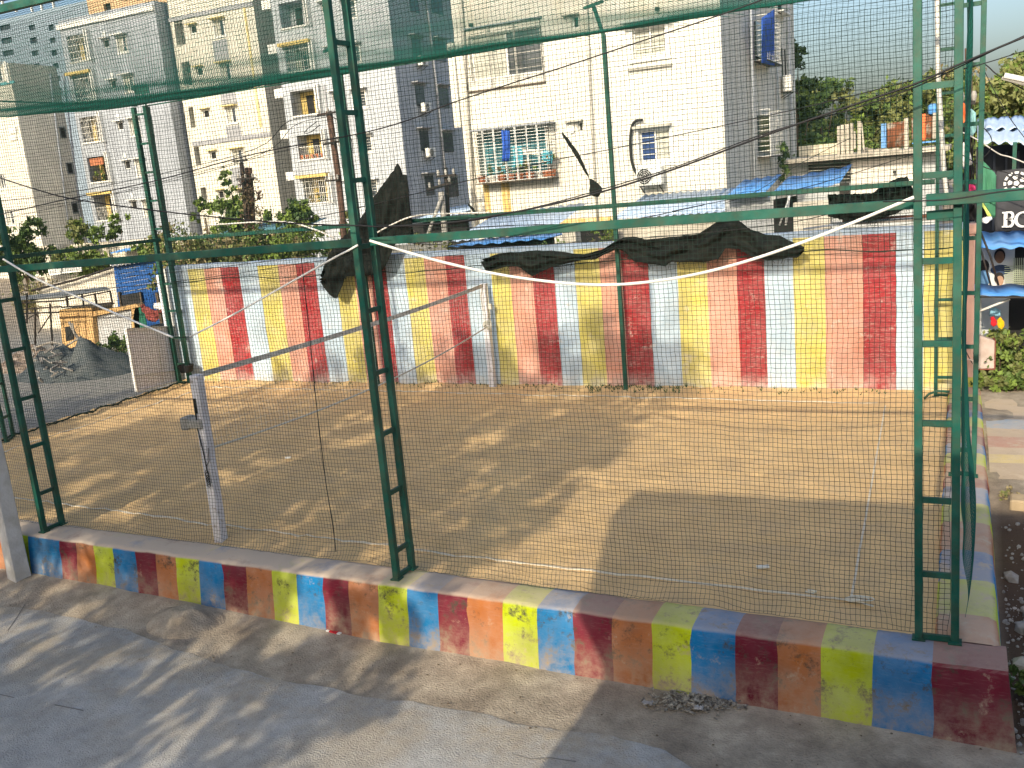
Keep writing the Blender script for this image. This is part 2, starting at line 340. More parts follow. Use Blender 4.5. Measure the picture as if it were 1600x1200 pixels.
# ------------------------------------------------------------------ low painted kerb wall round the court
CG, CB, CR, CP = (.37, .44, .015), (.003, .135, .33), (.135, .008, .022), (.34, .125, .045)
CURBP = painted('kerb_paint', (.40, .31, .22), (.055, .05, .035), .85, None, (.60, .70), -.62, .50, 1.0, .28, 1.0, .10)
CURBP2 = painted('faded_kerb_paint', (.46, .36, .25), (.10, .09, .06), .9, .62, (.52, .62), -.6, .42, .9, .18, .4, .1)
cz = .085
def yfront(x): return curb_foot(x)+.10
def curb_x(px, py):
    lo, hi = -20.0, 1.0                 # bisect the kerb's top edge for the surveyed column
    for _ in range(40):
        mid = (lo+hi)/2
        if proj((mid, yfront(mid), cz))[0] < px: lo = mid
        else: hi = mid
    return (lo+hi)/2
cb = [(0, CP), (30, CG), (44, CB), (93, CR), (118, CP), (147, CG), (177, CB), (212, CR), (243, CP), (275, CG), (310, CB), (348, CR), (384, CP), (424.5, CG), (463, CB), (505, CR), (545, CP), (590, CG), (636.5, CB),
      (684, CR), (731, CP), (784, CG), (840, CB), (895, CR), (955.5, CP), (1018.5, CG), (1079, CB), (1149, CR), (1215, CP), (1283, CG), (1363.5, CB), (1458, CR)]
bxs = [(-18.4, CR)] + [(-18.4+i*.5+.5, [CP, CG, CB, CR][i % 4]) for i in range(9)] + [(curb_x(a, 0), c) for a, c in cb] + [(.40, None)]
bxs = [q for i, q in enumerate(bxs) if i == 0 or q[0] > bxs[i-1][0]+.02]
kw = empty('painted_kerb_wall', (-6, 8.1, -.58), label='low rough kerb wall in the foreground, painted green, blue, maroon and orange blocks', cat='kerb')
prof = [(0, -.66), (.03, -.45), (.055, -.25), (.075, -.06), (.09, .06), (.108, .086), (.17, .094), (.34, .098), (.50, .09), (.60, .06), (.66, -.15)]
def kerb_part(x0, x1, col, last=False):
    ns = max(2, int((x1-x0)/.05)); mb = MB(); vs = []; fs = []; k = len(prof)
    for i in range(ns+1):
        x = x0+(x1-x0)*i/ns; b0 = curb_foot(x)
        for (dy, z) in prof:
            xj = x + (.022*n1(x*2.7, z*5) if x < .39 else 0) + (.10*max(0, (.045-z))*1.15 if last and i == ns else 0)
            wob = .012*fbm(x, z*2, 4, 2.2) + .006*fbm(x, z*3, 8, 9)
            vs.append((xj, b0+dy-wob if dy < .15 else b0+dy, z + (.010*fbm(x, dy*2, 6, 2.5) if z > 0 else 0)))
    for i in range(ns):
        for j in range(k-1): fs.append((i*k+j, (i+1)*k+j, (i+1)*k+j+1, i*k+j+1))
    if last: fs.append(tuple(ns*k+j for j in range(k)))
    mb.add(vs, fs); o = mb.build('painted_block', CURBP, kw, smooth=not last); o.location = -kw.location; add_paint(o.data, [col]*len(fs))
for i, ((x0, c), (x1, _)) in enumerate(zip(bxs[:-1], bxs[1:])): kerb_part(x0, x1, c, i == len(bxs)-2)
# side kerb along the right end of the court
sk = empty('side_kerb_wall', (.1, 13, 0), label='low side kerb wall with faded blue, green and pink bands running away past the corner tower', cat='kerb')
sb = [(8.42, CP), (8.95, CG), (9.75, CB), (10.5, CP), (11.35, CG), (12.0, CB), (12.6, CR), (13.0, CP), (13.55, CG), (14.05, CB), (14.5, CR), (14.95, CP), (15.45, CG), (15.95, CB), (16.4, CR), (16.9, CG), (17.5, CP), (18.0, None)]
for (y0, c), (y1, _) in zip(sb[:-1], sb[1:]):
    ns = max(2, int((y1-y0)/.06)); vs = []; fs = []
    pr = [(-.17, -.2), (-.16, .04), (-.13, .083), (.08, .096), (.28, .09), (.345, .06), (.37, -.1), (.42, -.62)]
    for i in range(ns+1):
        y = y0+(y1-y0)*i/ns
        for (x, z) in pr: vs.append((x+.012*fbm(y, z*2, 1, 2)+(0.03*n1(x*5, y) if 0 else 0), y+(.03*n1(x*4, y*1.7) if 8.6 < y < 17.9 else 0), z+(.008*fbm(x*2, y, 3, 3) if z > .05 else 0)))
    k = len(pr)
    for i in range(ns):
        for j in range(k-1): fs.append((i*k+j, i*k+j+1, (i+1)*k+j+1, (i+1)*k+j))
    mb = MB(); mb.add(vs, fs); o = mb.build('painted_block', CURBP2, sk, smooth=True); o.location = -sk.location
    add_paint(o.data, [tuple(q*1.25 for q in c)]*len(fs))
# painted slab of the path that leads off to the right
ps = empty('painted_path_slab', (4, 15.5, -.05), label='faded blue, red and yellow bands across the path slab right of the court', cat='path slab')
pb = [(13.6, (.30, .22, .13)), (14.15, (.55, .42, .06)), (14.45, (.45, .33, .2)), (14.75, (.42, .10, .06)), (15.3, (.45, .33, .2)), (15.75, (.14, .32, .50)), (16.3, (.45, .34, .21)), (17.6, None)]
for (y0, c), (y1, _) in zip(pb[:-1], pb[1:]):
    mb = MB(); nn = 40; vs = []; fs = []
    for i in range(nn+1):
        x = .40+i*.2
        for (t, z) in ((0, None), (1, None)):
            y = y0 if t == 0 else y1
            vs.append((x, y+.03*n1(x*2, y), -.02-.10*max(0, (14.6-y))+.008*n1(x, y)+.001))
    for i in range(nn): fs.append((2*i, 2*i+2, 2*i+3, 2*i+1))
    mb.add(vs, fs); o = mb.build('painted_band', CURBP2, ps, smooth=True); o.location = -ps.location; add_paint(o.data, [c]*len(fs))

# ------------------------------------------------------------------ cage: lattice towers, poles, beams
def ladder(a, b_, z0, z1, label, step=.68, r0=.35, group='lattice towers of the net cage', third=None, rail=.062, lean=(0, 0), light=False):
    """tower of two or three box-section rails with welded rungs"""
    a, b_ = Vector((*a, 0)), Vector((*b_, 0)); c = (a+b_)/2
    t = empty('lattice_tower', (c.x, c.y, z0), label=label, cat='tower', group=group)
    ln = Vector((lean[0], lean[1], 0)); H = z1-z0
    def rail_(p, w_):
        mb = MB(); mb.bar(Vector((0, 0, 0))+p-c, p-c+ln*H+Vector((0, 0, H)), w_, w_, up=(0, 1, 0)); mb.build('rail', GREEN, t, bevel=.004)
    rail_(a, rail); rail_(b_, rail)
    prs = [(a, b_)]
    if third: th = Vector((*third, 0)); rail_(th, rail); prs.append((b_, th))
    for (p, q) in prs:
        z = 0.03; k = 0
        while z < H:
            mb = MB(); d = (q-p).normalized()*(rail/2+.001); mb.bar(p-c+d+ln*z+Vector((0, 0, z)), q-c-d+ln*z+Vector((0, 0, z)), .035, .05, up=(0, 0, 1)); mb.build('rung', GREEN, t)
            z = r0 if k == 0 else z+step; k += 1
    for p in (a, b_):
        mb = MB(); mb.box(p-c+Vector((0, 0, .008)), (.11, .11, .016)); mb.build('base_plate', GREEN, t)
    return t
TOP = 6.87
ladder((-.29, 8.37), (0.0, 8.37), .10, TOP, 'green lattice tower at the near right corner, beside the end of the painted kerb', r0=.62, third=(.0, 8.66), rail=.066, lean=(-.006, 0))
ladder((-5.69, 8.33), (-5.67, 8.63), .10, TOP, 'green lattice tower in the middle of the near side, where the white pipes meet', r0=.32, rail=.07)
ladder((-11.62, 8.50), (-11.62, 8.80), .10, TOP, 'green lattice tower behind the leaning cement post on the left', r0=.55, rail=.07)
ladder((-17.62, 12.45), (-17.78, 12.75), 0, 6.8, 'thin green lattice tower on the left side seen beyond the near left tower', r0=.5)
ladder((-18.0, 17.72), (-17.62, 17.72), 0, 6.8, 'green lattice tower at the far left corner next to the end of the striped wall', third=(-17.80, 17.95), r0=.5, rail=.10)
ladder((-.36, 17.62), (-.05, 17.62), 0, 6.85, 'green lattice tower at the far right corner in front of the last yellow stripe', r0=.35, rail=.06)
ladder((-.05, 13.02), (.19, 13.0), .10, 6.85, 'green lattice tower standing on the side kerb halfway down the right end', r0=.35, rail=.06, lean=(.004, 0))
def pole(x, y, z1, label, bracket=True):
    t = empty('net_pole', (x, y, 0), label=label, cat='pole', group='single green poles along the striped wall')
    mb = MB(); mb.bar((0, 0, -.05), (0, 0, z1), .075, .075, up=(0, 1, 0)); mb.build('post', GREEN, t, bevel=.004)
    if bracket:
        mb = MB(); mb.bar((0, 0, z1-.02), (-.13, -.1, z1+.52), .06); mb.bar((-.33, -.05, z1+.50), (.08, -.15, z1+.55), .05); mb.build('lamp_bracket', GREEN, t)
    return t
pole(-6.05, 17.68, TOP-.05, 'single green pole in front of the striped wall, right of the volleyball post')
pole(-11.95, 17.68, TOP-.05, 'single green pole at the striped wall hidden behind the middle tower, only its bracket showing')
def beam(name, a, b_, w_, h_, label, cat='beam', group='horizontal beams of the net cage'):
    a, b_ = Vector(a), Vector(b_); c = (a+b_)/2; mb = MB(); mb.bar(a-c, b_-c, w_, h_); o = mb.build(name, GREEN, loc=c, bevel=.004); tag(o, label, cat, group); return o
beam('horizontal_beam', (-17.7, 8.50, 3.72), (-5.75, 8.50, 3.86), .06, .085, 'dark green mid-height beam on the near side, left of the middle tower')
beam('horizontal_beam', (-5.62, 8.50, 3.86), (-.34, 8.46, 3.90), .055, .082, 'green mid-height beam on the near side between the middle and right towers')
beam('horizontal_beam', (-.25, 8.30, 3.93), (5.0, 8.30, 3.94), .06, .095, 'green beam running out of the picture to the right of the near right tower')
beam('horizontal_beam', (-.25, 8.42, 3.80), (-.04, 8.42, 3.81), .05, .07, 'short green cross piece inside the near right tower')
beam('horizontal_beam', (-17.6, 17.66, 3.63), (-.40, 17.66, 3.70), .05, .085, 'green mid-height beam above the top of the striped wall')
beam('horizontal_beam', (-17.72, 8.7, 3.72), (-17.72, 17.6, 3.64), .05, .08, 'green mid-height beam along the left end of the cage')
beam('horizontal_beam', (-17.7, 8.5, 6.87), (0, 8.4, 6.9), .08, .09, 'green top beam of the near side crossing the upper left corner')
beam('horizontal_beam', (-17.75, 8.6, 6.8), (-17.75, 17.6, 6.8), .03, .03, 'thin green top rod along the left end of the cage')
beam('horizontal_beam', (-17.7, 17.72, 6.79), (0, 17.72, 6.9), .028, .028, 'thin green top rod along the far side of the cage')
beam('horizontal_beam', (.04, 8.8, 6.9), (.04, 17.6, 6.9), .05, .05, 'green top beam along the right end of the cage, above the picture')

# floodlight on the far left tower
fp = P(222, 140, Y=17.6); fl = empty('floodlight', fp, .3, 'small square green floodlight frame on top of the far left tower', 'floodlight')
mb = MB(); mb.box((0, 0, 0), (.34, .07, .20)); mb.build('housing', GREEN, fl, bevel=.01)
mb = MB()
for sx_ in (-1, 1): mb.box((sx_*.165, -.04, 0), (.02, .03, .2))
for sz_ in (-1, 1): mb.box((0, -.04, sz_*.095), (.31, .03, .02))
mb.build('rim', GREEN, fl)
mb = MB(); mb.bar((0, 0, -.1), (.02, .03, -.36), .03); mb.build('bracket', GREEN, fl)

# ------------------------------------------------------------------ nets (every strand is a three-sided cord)
def net(name, fn, U, V, du, dv, step, r, material, ax_u, ax_v, nrm):
    """fn(u, v) -> arrays x, y, z; strands every du / dv, sampled every step"""
    def strands(fixed, run, swap, perp):
        A, B = np.meshgrid(fixed, run, indexing='ij')
        x, y, z = fn(B, A) if not swap else fn(A, B)
        pts = np.stack([x, y, z], -1)                            # (ns, np, 3)
        ns, npt = pts.shape[:2]; offs = []
        for k in range(3):
            a = 2*math.pi*k/3+.3; offs.append((np.array(nrm)*math.cos(a)+np.array(perp)*math.sin(a))*r)
        v = (pts[:, :, None, :] + np.array(offs)[None, None]).reshape(-1, 3)
        i = np.arange(ns)[:, None, None]*npt*3; j = np.arange(npt-1)[None, :, None]*3; k = np.arange(3)[None, None, :]; k2 = (k+1) % 3
        f = np.stack(np.broadcast_arrays(i+j+k, i+j+k2, i+j+3+k2, i+j+3+k), -1).reshape(-1, 4)
        return v, f
    us = np.arange(U[0], U[1]+1e-6, du); vs_ = np.arange(V[0], V[1]+1e-6, dv)
    ru = np.arange(U[0], U[1]+1e-6, step) if step > du*1.01 else us; rv = np.arange(V[0], V[1]+1e-6, step) if step > dv*1.01 else vs_
    v1, f1 = strands(vs_, ru, False, ax_v); v2, f2 = strands(us, rv, True, ax_u)
    v = np.concatenate([v1, v2]); f = np.concatenate([f1, f2+len(v1)])
    me = bpy.data.meshes.new(name); me.vertices.add(len(v)); me.vertices.foreach_set('co', v.astype(np.float32).ravel())
    me.loops.add(f.size); me.loops.foreach_set('vertex_index', f.astype(np.int32).ravel())
    me.polygons.add(len(f)); me.polygons.foreach_set('loop_start', np.arange(0, f.size, 4, dtype=np.int32)); 
    me.materials.append(material); me.update(calc_edges=True); me.validate()
    return link(name, me)
_w = [(RNG.uniform(.4, 5.5), RNG.uniform(.4, 5.5), RNG.uniform(0, 6.28), RNG.uniform(0, 6.28)) for _ in range(18)]
def sn(u, v, k, s=1.0):
    t = 0
    for (a, b_, p, q) in _w[k*3:k*3+3]: t = t + np.sin(u*a*s+p+1.3*np.sin(v*b_*s*.7+q))*np.cos(v*b_*s+q)
    return t/3
def hash2(u, v, k): 
    q = np.sin(u*127.1+v*311.7+k*74.7)*43758.5453; return (q-np.floor(q))*2-1
def near_fn(u, v):
    low = np.exp(-(v-.0)/.28); lowm = np.exp(-(v)/.12)
    x = u + .020*sn(u, v, 0, .8) + .008*sn(u, v, 4, 2.2) + .0032*hash2(np.round(u/.044), np.round(v/.044), 1) + .030*low*sn(u, v, 1, 3.0)
    z = .13 + v*1.0 + .022*sn(u, v, 2, .8) + .008*sn(u, v, 1, 2.0) + .0032*hash2(np.round(u/.044), np.round(v/.044), 2) + .035*low*sn(u*1.3, v, 3, 2.6) - .055*low*(1+sn(u, v*0, 4, 1.0)) + .02*low
    z = np.maximum(z, .112+.006*hash2(np.round(u/.044), np.round(v/.044), 4))
    y = 8.53 - .026*u + .045*sn(u, v, 5, .45) + .018*sn(u, v, 3, 1.6) - .10*lowm + .05*low*sn(u, v, 2, 2.4)
    return x, y, z
tag(net('side_net', near_fn, (-15.4, -.02), (0, 6.72), .044, .044, .044, .0023, NETM, (1, 0, 0), (0, 0, 1), (0, 1, 0)),
    'dark square-mesh net hanging the whole length of the near side of the court', 'net')
def back_fn(u, v):
    gather = np.exp(-v/.12)
    z = 2.60+.035*np.sin(u*1.9)+.03*sn(u, 0*v, 1, .8)+v*(4.2/4.2) + .012*sn(u, v, 2, 1.0) + .00*gather
    return u+.03*sn(u, v, 0, .8), 17.70+.06*sn(u, v, 3, .5)+.03*gather, z
tag(net('side_net', back_fn, (-17.7, -.05), (0, 4.22), .05, .05, .25, .0021, NETM, (1, 0, 0), (0, 0, 1), (0, 1, 0)),
    'finer-looking net along the far side, its gathered edge hanging over the striped wall', 'net')
# the gathered hem of the far net
mb = MB(); 
mb.tube([Vector((u, 17.70+.02*math.sin(u*7), 2.60+.035*math.sin(u*1.9)+.012*math.sin(u*5.3))) for u in np.linspace(-17.6, -.1, 160)], .010, 5)
tag(mb.build('hem_rope', NETM, smooth=True), 'dark cord along the lower edge of the far net, crossing the striped wall', 'cord')
def left_fn(u, v): return -17.70+.07*sn(u, v, 1, .6)+.1*np.exp(-v/.15)*sn(u, v, 0, 2), u+.02*sn(u, v, 2, 1), .03+v+.02*sn(u, v, 3, 1)
tag(net('side_net', left_fn, (8.8, 17.6), (0, 6.7), .05, .05, .25, .0021, NETM, (0, 1, 0), (0, 0, 1), (1, 0, 0)),
    'net closing the left end of the court in front of the scrap yard', 'net')
def right_fn(u, v):
    b_ = .10*np.exp(-((v-.75)/.8)**2)*np.exp(-((u-9.3)/.9)**2)
    return .055+.035*sn(u, v, 1, .7)+b_, u+.02*sn(u, v, 2, 1), .16+v+.02*sn(u, v, 3, 1)+.03*np.exp(-v/.2)*sn(u, v, 4, 2)
tag(net('side_net', right_fn, (8.75, 17.6), (0, 6.7), .05, .05, .15, .0021, NETG, (0, 1, 0), (0, 0, 1), (1, 0, 0)),
    'net closing the right end of the court, bulging out beside the near right tower', 'net')
def roof_fn(u, v):
    t = (v-8.6)/9.1; s = (u+17.7)/17.7
    return u+.02*sn(u, v, 0, .7), v+.02*sn(u, v, 1, .7), 6.86-.04*(1-s)-.34*4*t*(1-t)+.05*sn(u, v, 2, .5)
tag(net('roof_net', roof_fn, (-17.7, 0), (8.6, 17.7), .05, .05, .3, .0026, NETG, (1, 0, 0), (0, 1, 0), (0, 0, 1)),
    'green net stretched across the top of the whole cage', 'net')
# loose hem of the roof net bunched along the far top rod
mb = MB()
for s in range(70):
    x = -17.6+s*.252; pts = [Vector((x+.07*i, 17.70+.02*math.sin(s*3+i), 6.86-.08*i/5+.03*math.sin(s*1.7)+x*-.004)) for i in range(5)]; mb.tube(pts, .006, 3)
tag(mb.build('net_edging', NETG), 'bunched green hem of the roof net along the far top rod', 'net hem')
# vertical lacing cord in the near net
mb = MB(); pts = []
for (px, py) in ((470, 395), (478, 470), (486, 545), (492, 610), (500, 680), (510, 760), (520, 820), (525, 862)): pts.append(P(px, py, Y=8.70))
mb.tube(pts, .006, 5); tag(mb.build('lacing_cord', BLACKC), 'black cord lacing two widths of the near net together, left of the middle tower', 'cord')

# white pipes slung across the near side
def strung(name, pts, r, m_, label, cat, group=None, n=6):
    mb = MB(); mb.tube(pts, r, n); o = mb.build(name, m_, smooth=True); return tag(o, label, cat, group)
def curve_px(px, Y, sub=6):
    q = [P(a, b_, Y=Y if not callable(Y) else Y(a)) for a, b_ in px]; out = []
    for i in range(len(q)-1):
        p0, p1, p2, p3 = q[max(0, i-1)], q[i], q[i+1], q[min(len(q)-1, i+2)]
        for k in range(sub):
            t = k/sub; out.append(.5*((2*p1)+(p2-p0)*t+(2*p0-5*p1+4*p2-p3)*t*t+(3*p1-p0-3*p2+p3)*t**3))
    return out+[q[-1]]
g_ = 'white plastic pipes slung along the near side'
strung('slung_pipe', curve_px([(1428, 308), (1330, 349), (1250, 380), (1160, 410), (1080, 430), (1000, 442), (930, 445), (850, 439), (770, 427), (690, 409), (630, 392), (578, 376)], 8.28), .0145, WHITEP, 'long white pipe sagging in a curve between the middle and right towers', 'pipe', g_)
strung('slung_pipe', curve_px([(559, 383), (545, 391), (520, 404), (440, 449), (360, 494), (297, 526)], 8.28), .011, WHITEP, 'white pipe sloping down to the left from the middle tower', 'pipe', g_)
strung('slung_pipe', curve_px([(5, 405), (60, 437), (130, 468), (200, 498), (270, 527)], 8.40), .013, WHITEP, 'white pipe sloping down to the right from the near left tower', 'pipe', g_)
strung('tie_cord', curve_px([(270, 527), (284, 527), (297, 526)], 8.35), .004, BLACKC, 'black cord joining the lower ends of the two white pipes', 'cord')
strung('slung_pipe', curve_px([(325, 352), (400, 347), (450, 347), (490, 358), (522, 371)], 17.4), .018, WHITEP, 'white pipe along the far beam drooping at its right end, left of the black cloth', 'pipe', g_)
strung('slung_pipe', curve_px([(585, 366), (610, 352), (645, 338), (690, 334), (765, 332)], 17.4), .016, WHITEP, 'white pipe along the far beam between the torn black cloth and the cream building', 'pipe', g_)
strung('hanging_pipe', curve_px([(1464, -20), (1465, 60), (1466, 120), (1471, 200), (1475, 270), (1480, 312)], 9.0), .020, WHITEP, 'white pipe hanging upright behind the near right tower', 'pipe')

# ------------------------------------------------------------------ volleyball posts, net and court lines
PW = mat('white_post_paint', (.66, .65, .68), .6, .1, 3, (.3, .25, .2), .7, 7, .1, thr=(.6, .66))
def vpost(x, y, h, lean, label):
    t = empty('volleyball_post', (x, y, 0), label=label, cat='post', group='volleyball net posts')
    mb = MB(); mb.bar((0, 0, -.05), (lean, 0, h), .13, .13, up=(0, 1, 0)); mb.build('post', PW, t, bevel=.006); return t
t1 = vpost(-8.94, 9.08, 2.26, .03, 'near white square volleyball post with a grey clamp, standing by the kerb')
mb = MB(); mb.box((-.10, -.02, 1.62), (.34, .16, .13)); mb.box((-.22, -.02, 1.62), (.12, .2, .17)); mb.build('clamp_block', CONC, t1, bevel=.02)
mb = MB(); mb.tube([(.0, -.075, 1.9), (-.01, -.085, 1.55), (.02, -.08, 1.2), (.03, -.08, .95)], .008, 5); mb.tube([(.03, -.08, 1.05), (.09, -.08, 1.12), (.10, -.07, 1.3)], .006, 5)
for k in range(5): mb.tube([(.03+.03*math.cos(a), -.09, .95+.05*math.sin(a)-.035*k) for a in np.linspace(0, 6.28, 9)], .006, 4)
mb.build('rope_winding', IRON, t1)
mb = MB(); mb.box((.0, -.067, 1.86), (.045, .012, .2)); mb.build('slot', IRON, t1)
t2 = vpost(-9.05, 17.72, 2.26, 0, 'far white volleyball post against the striped wall with rope wound round it')
mb = MB()
for k in range(4): mb.tube([(.05+.09*math.cos(a), -.09+.03*math.sin(2*a), 1.36+.06*math.sin(a)+.02*k) for a in np.linspace(0, 6.28, 12)], .012, 5)
mb.tube([(.0, -.08, 2.2), (-.05, -.09, 2.0), (-.03, -.08, 1.7)], .01, 5); mb.build('rope_winding', ROPE, t2)
mb = MB(); mb.tube([(.09, -.02, 2.2), (.10, -.05, 1.9), (.12, -.05, 1.6), (.10, -.08, 1.45)], .008, 4); mb.box((.13, -.05, 1.78), (.07, .05, .11)); mb.build('cleat', ROPE, t2)
vn = empty('volleyball_net', (-9, 13.4, 2.1), label='worn volleyball net with a grey top band between the two white posts', cat='sports net')
ztop = lambda t: 2.235-.10*4*t*(1-t)*.5 ; zbot = lambda t: 1.24-.16*4*t*(1-t)+.12*t
pts = [Vector((-8.95-.05*i/24+.05*math.sin(math.pi*i/24)+9, 9.2+8.4*i/24-13.4, ztop(i/24)-2.1)) for i in range(25)]
mb = MB()
for a, b_ in zip(pts[:-1], pts[1:]): mb.bar(a, b_, .008, .075, up=(1, 0, 0))
mb = MB()
for a, b_ in zip(pts[:-1], pts[1:]):
    mb.add([a+Vector((s, 0, zz)) for s in (-.004, .004) for zz in (-.037, .037)]+[b_+Vector((s, 0, zz)) for s in (-.004, .004) for zz in (-.037, .037)], [(0, 4, 5, 1), (2, 3, 7, 6), (1, 5, 7, 3), (0, 2, 6, 4)])
mb.build('top_band', GREYTAPE, vn)
pb_ = [Vector((a.x, a.y, zbot(i/24)-2.1)) for i, a in enumerate(pts)]
mb = MB(); mb.tube(pb_, .015, 5); mb.build('bottom_rope', ROPE, vn)
mb = MB()
for i in range(85):
    t = i/84; x = .05-.05*t+.05*math.sin(math.pi*t)-.0; y = 9.2+8.4*t-13.4; mb.tube([(x, y, ztop(t)-2.1), (x, y, zbot(t)-2.1)], .0017, 3, False)
for k in range(1, 10): mb.tube([(.05-.05*t+.05*math.sin(math.pi*t), 9.2+8.4*t-13.4, (ztop(t)*k+zbot(t)*(10-k))/10-2.1) for t in np.linspace(0, 1, 30)], .0017, 3, False)
mb.build('mesh', mat('white_twine', (.5, .5, .46), .9, bump=0), vn)
LINE = mat('line_tape', (.62, .56, .45), .9, .15, 12)
def line(pts, label, w_=.045):
    mb = MB(); P_ = []
    for a, b_ in zip(pts[:-1], pts[1:]):
        n = max(1, int((Vector(b_)-Vector(a)).length/.15))
        for i in range(n): P_.append(Vector(a).lerp(Vector(b_), i/n))
    P_.append(Vector(pts[-1])); P_ = [Vector((p.x+.006*n1(p.x, p.y), p.y+.012*n1(p.x*2, p.y*2), 0)) for p in P_]
    for a, b_ in zip(P_[:-1], P_[1:]):
        d = (b_-a).normalized(); s = Vector((-d.y, d.x, 0))*w_/2
        q = []
        for p in (a-d*.01, b_+d*.01):
            for sg in (-1, 1):
                for e in (0, .012): r_ = p+s*sg; q.append(Vector((r_.x, r_.y, sand_h(r_.x, r_.y)+.004+e)))
        mb.add(q, [(1, 5, 7, 3), (0, 1, 3, 2), (4, 6, 7, 5), (0, 4, 5, 1), (2, 3, 7, 6)])
    tag(mb.build('court_line', LINE), label, 'court line', 'tape lines of the volleyball court')
line([(-17.3, 9.9), (-14.3, 9.79), (-7.77, 9.42), (-4, 9.25), (-.94, 9.17)], 'near tape line of the court running along the kerb', .03)
line([(-.94, 9.17), (-1.13, 16.87)], 'tape line across the right end of the court', .022)
line([(-1.28, 17.05), (-6, 17.15), (-16.61, 17.36)], 'far tape line of the court just in front of the striped wall', .03)
line([(-17.1, 10.0), (-16.7, 17.3)], 'tape line across the left end of the court', .03)

# ------------------------------------------------------------------ leaning cement post in front
cp = empty('cement_post', (-11.86, 8.16, -.56), -.25, 'pale square cement post standing in front of the kerb at the left edge', 'post')
mb = MB(); mb.prism([(-.14, -.12, -.05), (.14, -.12, -.05), (.14, .12, -.05), (-.14, .12, -.05)], (0, 0, .01)); mb = MB()
vs = []
for i in range(15):
    z = -.06+i*.42; w_ = .135-.004*i
    for (a, b_) in ((-1, -1), (1, -1), (1, 1), (-1, 1)): vs.append((a*w_+.008*n1(z, a, b_), b_*w_*.85+.008*n1(z, a+5, b_), z))
fs = [(i*4+j, i*4+(j+1) % 4, (i+1)*4+(j+1) % 4, (i+1)*4+j) for i in range(14) for j in range(4)]+[(56, 57, 58, 59)]
mb.add(vs, fs); mb.build('shaft', mat('cement_post_mat', (.50, .50, .49), .9, .1, 4, (.33, .31, .27), .6, 3, .4, 25), cp, bevel=.012)

# ------------------------------------------------------------------ torn black shade cloths
def cloth(name, top, bot, Y, label, amp=.10, n=90, rows=14, mat_=SHADE):
    def interp(pts, x):
        for (a, b_), (c, d) in zip(pts[:-1], pts[1:]):
            if a <= x <= c: return b_+(d-b_)*(x-a)/max(1e-6, c-a)
        return pts[-1][1] if x > pts[-1][0] else pts[0][1]
    x0, x1 = max(top[0][0], bot[0][0]), min(top[-1][0], bot[-1][0])
    def fn(u, v):
        px = x0+(x1-x0)*u; ty = interp(top, px); by = interp(bot, px)
        py = ty+(by-ty)*v; fold = 1.5*amp*(math.sin(v*7+2.5*math.sin(u*9)+fbm(u*3, v, 1, 2)*3)*.5+fbm(u*14, v*2.2, 3, 1)*.9)*math.sin(math.pi*min(1, max(.02, v)))**.5
        p = P(px+1.5*n1(u*40, v*3), py+1.6*n1(u*30, v*4, 2), Y=Y); p.y += fold; return p
    o = sheet(name, fn, n, rows, mat_, thick=.006)
    if mat_ is SHADE and n > 60:
        rr = random.Random(n); mb = MB()
        for _ in range(n):
            u = rr.random(); v = 1.0 if rr.random() < .7 else 0.0; p = fn(u, v); L_ = rr.uniform(.02, .14); q = p+Vector((rr.uniform(-.05, .05), rr.uniform(-.02, .02), -L_ if v else -L_*.2)); mb.bar(p, q, rr.uniform(.002, .006))
        fr = mb.build('frayed_edge', mat_, o); fr['kind'] = 'stuff'
    return tag(o, label, 'cloth', 'torn black shade cloths hanging on the cage')
cloth('shade_cloth', [(500, 432), (512, 400), (530, 375), (556, 352), (590, 300), (610, 272), (622, 254), (628, 272), (636, 274), (640, 320), (645, 364)],
      [(500, 440), (508, 452), (516, 462), (526, 467), (534, 448), (540, 432), (560, 431), (585, 430), (600, 420), (622, 372), (645, 368)], 17.5, 'torn black cloth rising to a point behind the middle tower and drooping over the wall')
cloth('shade_cloth', [(752, 406), (780, 396), (840, 391), (890, 395), (912, 398), (940, 390), (960, 378), (975, 371), (990, 370), (1010, 374), (1050, 370), (1090, 366), (1112, 352), (1128, 341), (1150, 341), (1168, 356), (1190, 365), (1220, 369), (1240, 379), (1257, 386)],
      [(752, 411), (760, 425), (800, 414), (815, 420), (832, 431), (860, 418), (900, 408), (930, 405), (950, 396), (965, 387), (978, 396), (990, 408), (1040, 416), (1050, 409), (1100, 410), (1122, 405), (1133, 388), (1155, 389), (1180, 403), (1200, 407), (1245, 402), (1257, 391)], 17.5,
      'long crumpled black cloth draped along the top of the striped wall', .12, 170)
cloth('shade_cloth', [(1293, 304), (1330, 303), (1362, 302), (1385, 287), (1400, 279), (1418, 276), (1428, 300)], [(1293, 338), (1320, 344), (1360, 346), (1400, 334), (1428, 318)], 17.9, 'dark sagging cloth hanging behind the right part of the wall beside the near right tower', .14)
cloth('shade_cloth', [(878, 206), (886, 214), (905, 240), (920, 274)], [(878, 210), (886, 224), (905, 254), (920, 280)], 17.6, 'thin curved black strip of cloth against the cream building', .01, 16, 3)
cloth('shade_cloth', [(921, 279), (927, 281), (935, 287), (941, 294)], [(921, 303), (927, 307), (935, 308), (941, 298)], 17.6, 'small black scrap of cloth at the end of the thin strip', .02, 10, 4)
cloth('shade_cloth', [(731, 317), (738, 323), (745, 332)], [(731, 320), (738, 330), (745, 337)], 17.6, 'tiny black rag on the far beam below the caged window', .01, 6, 2)

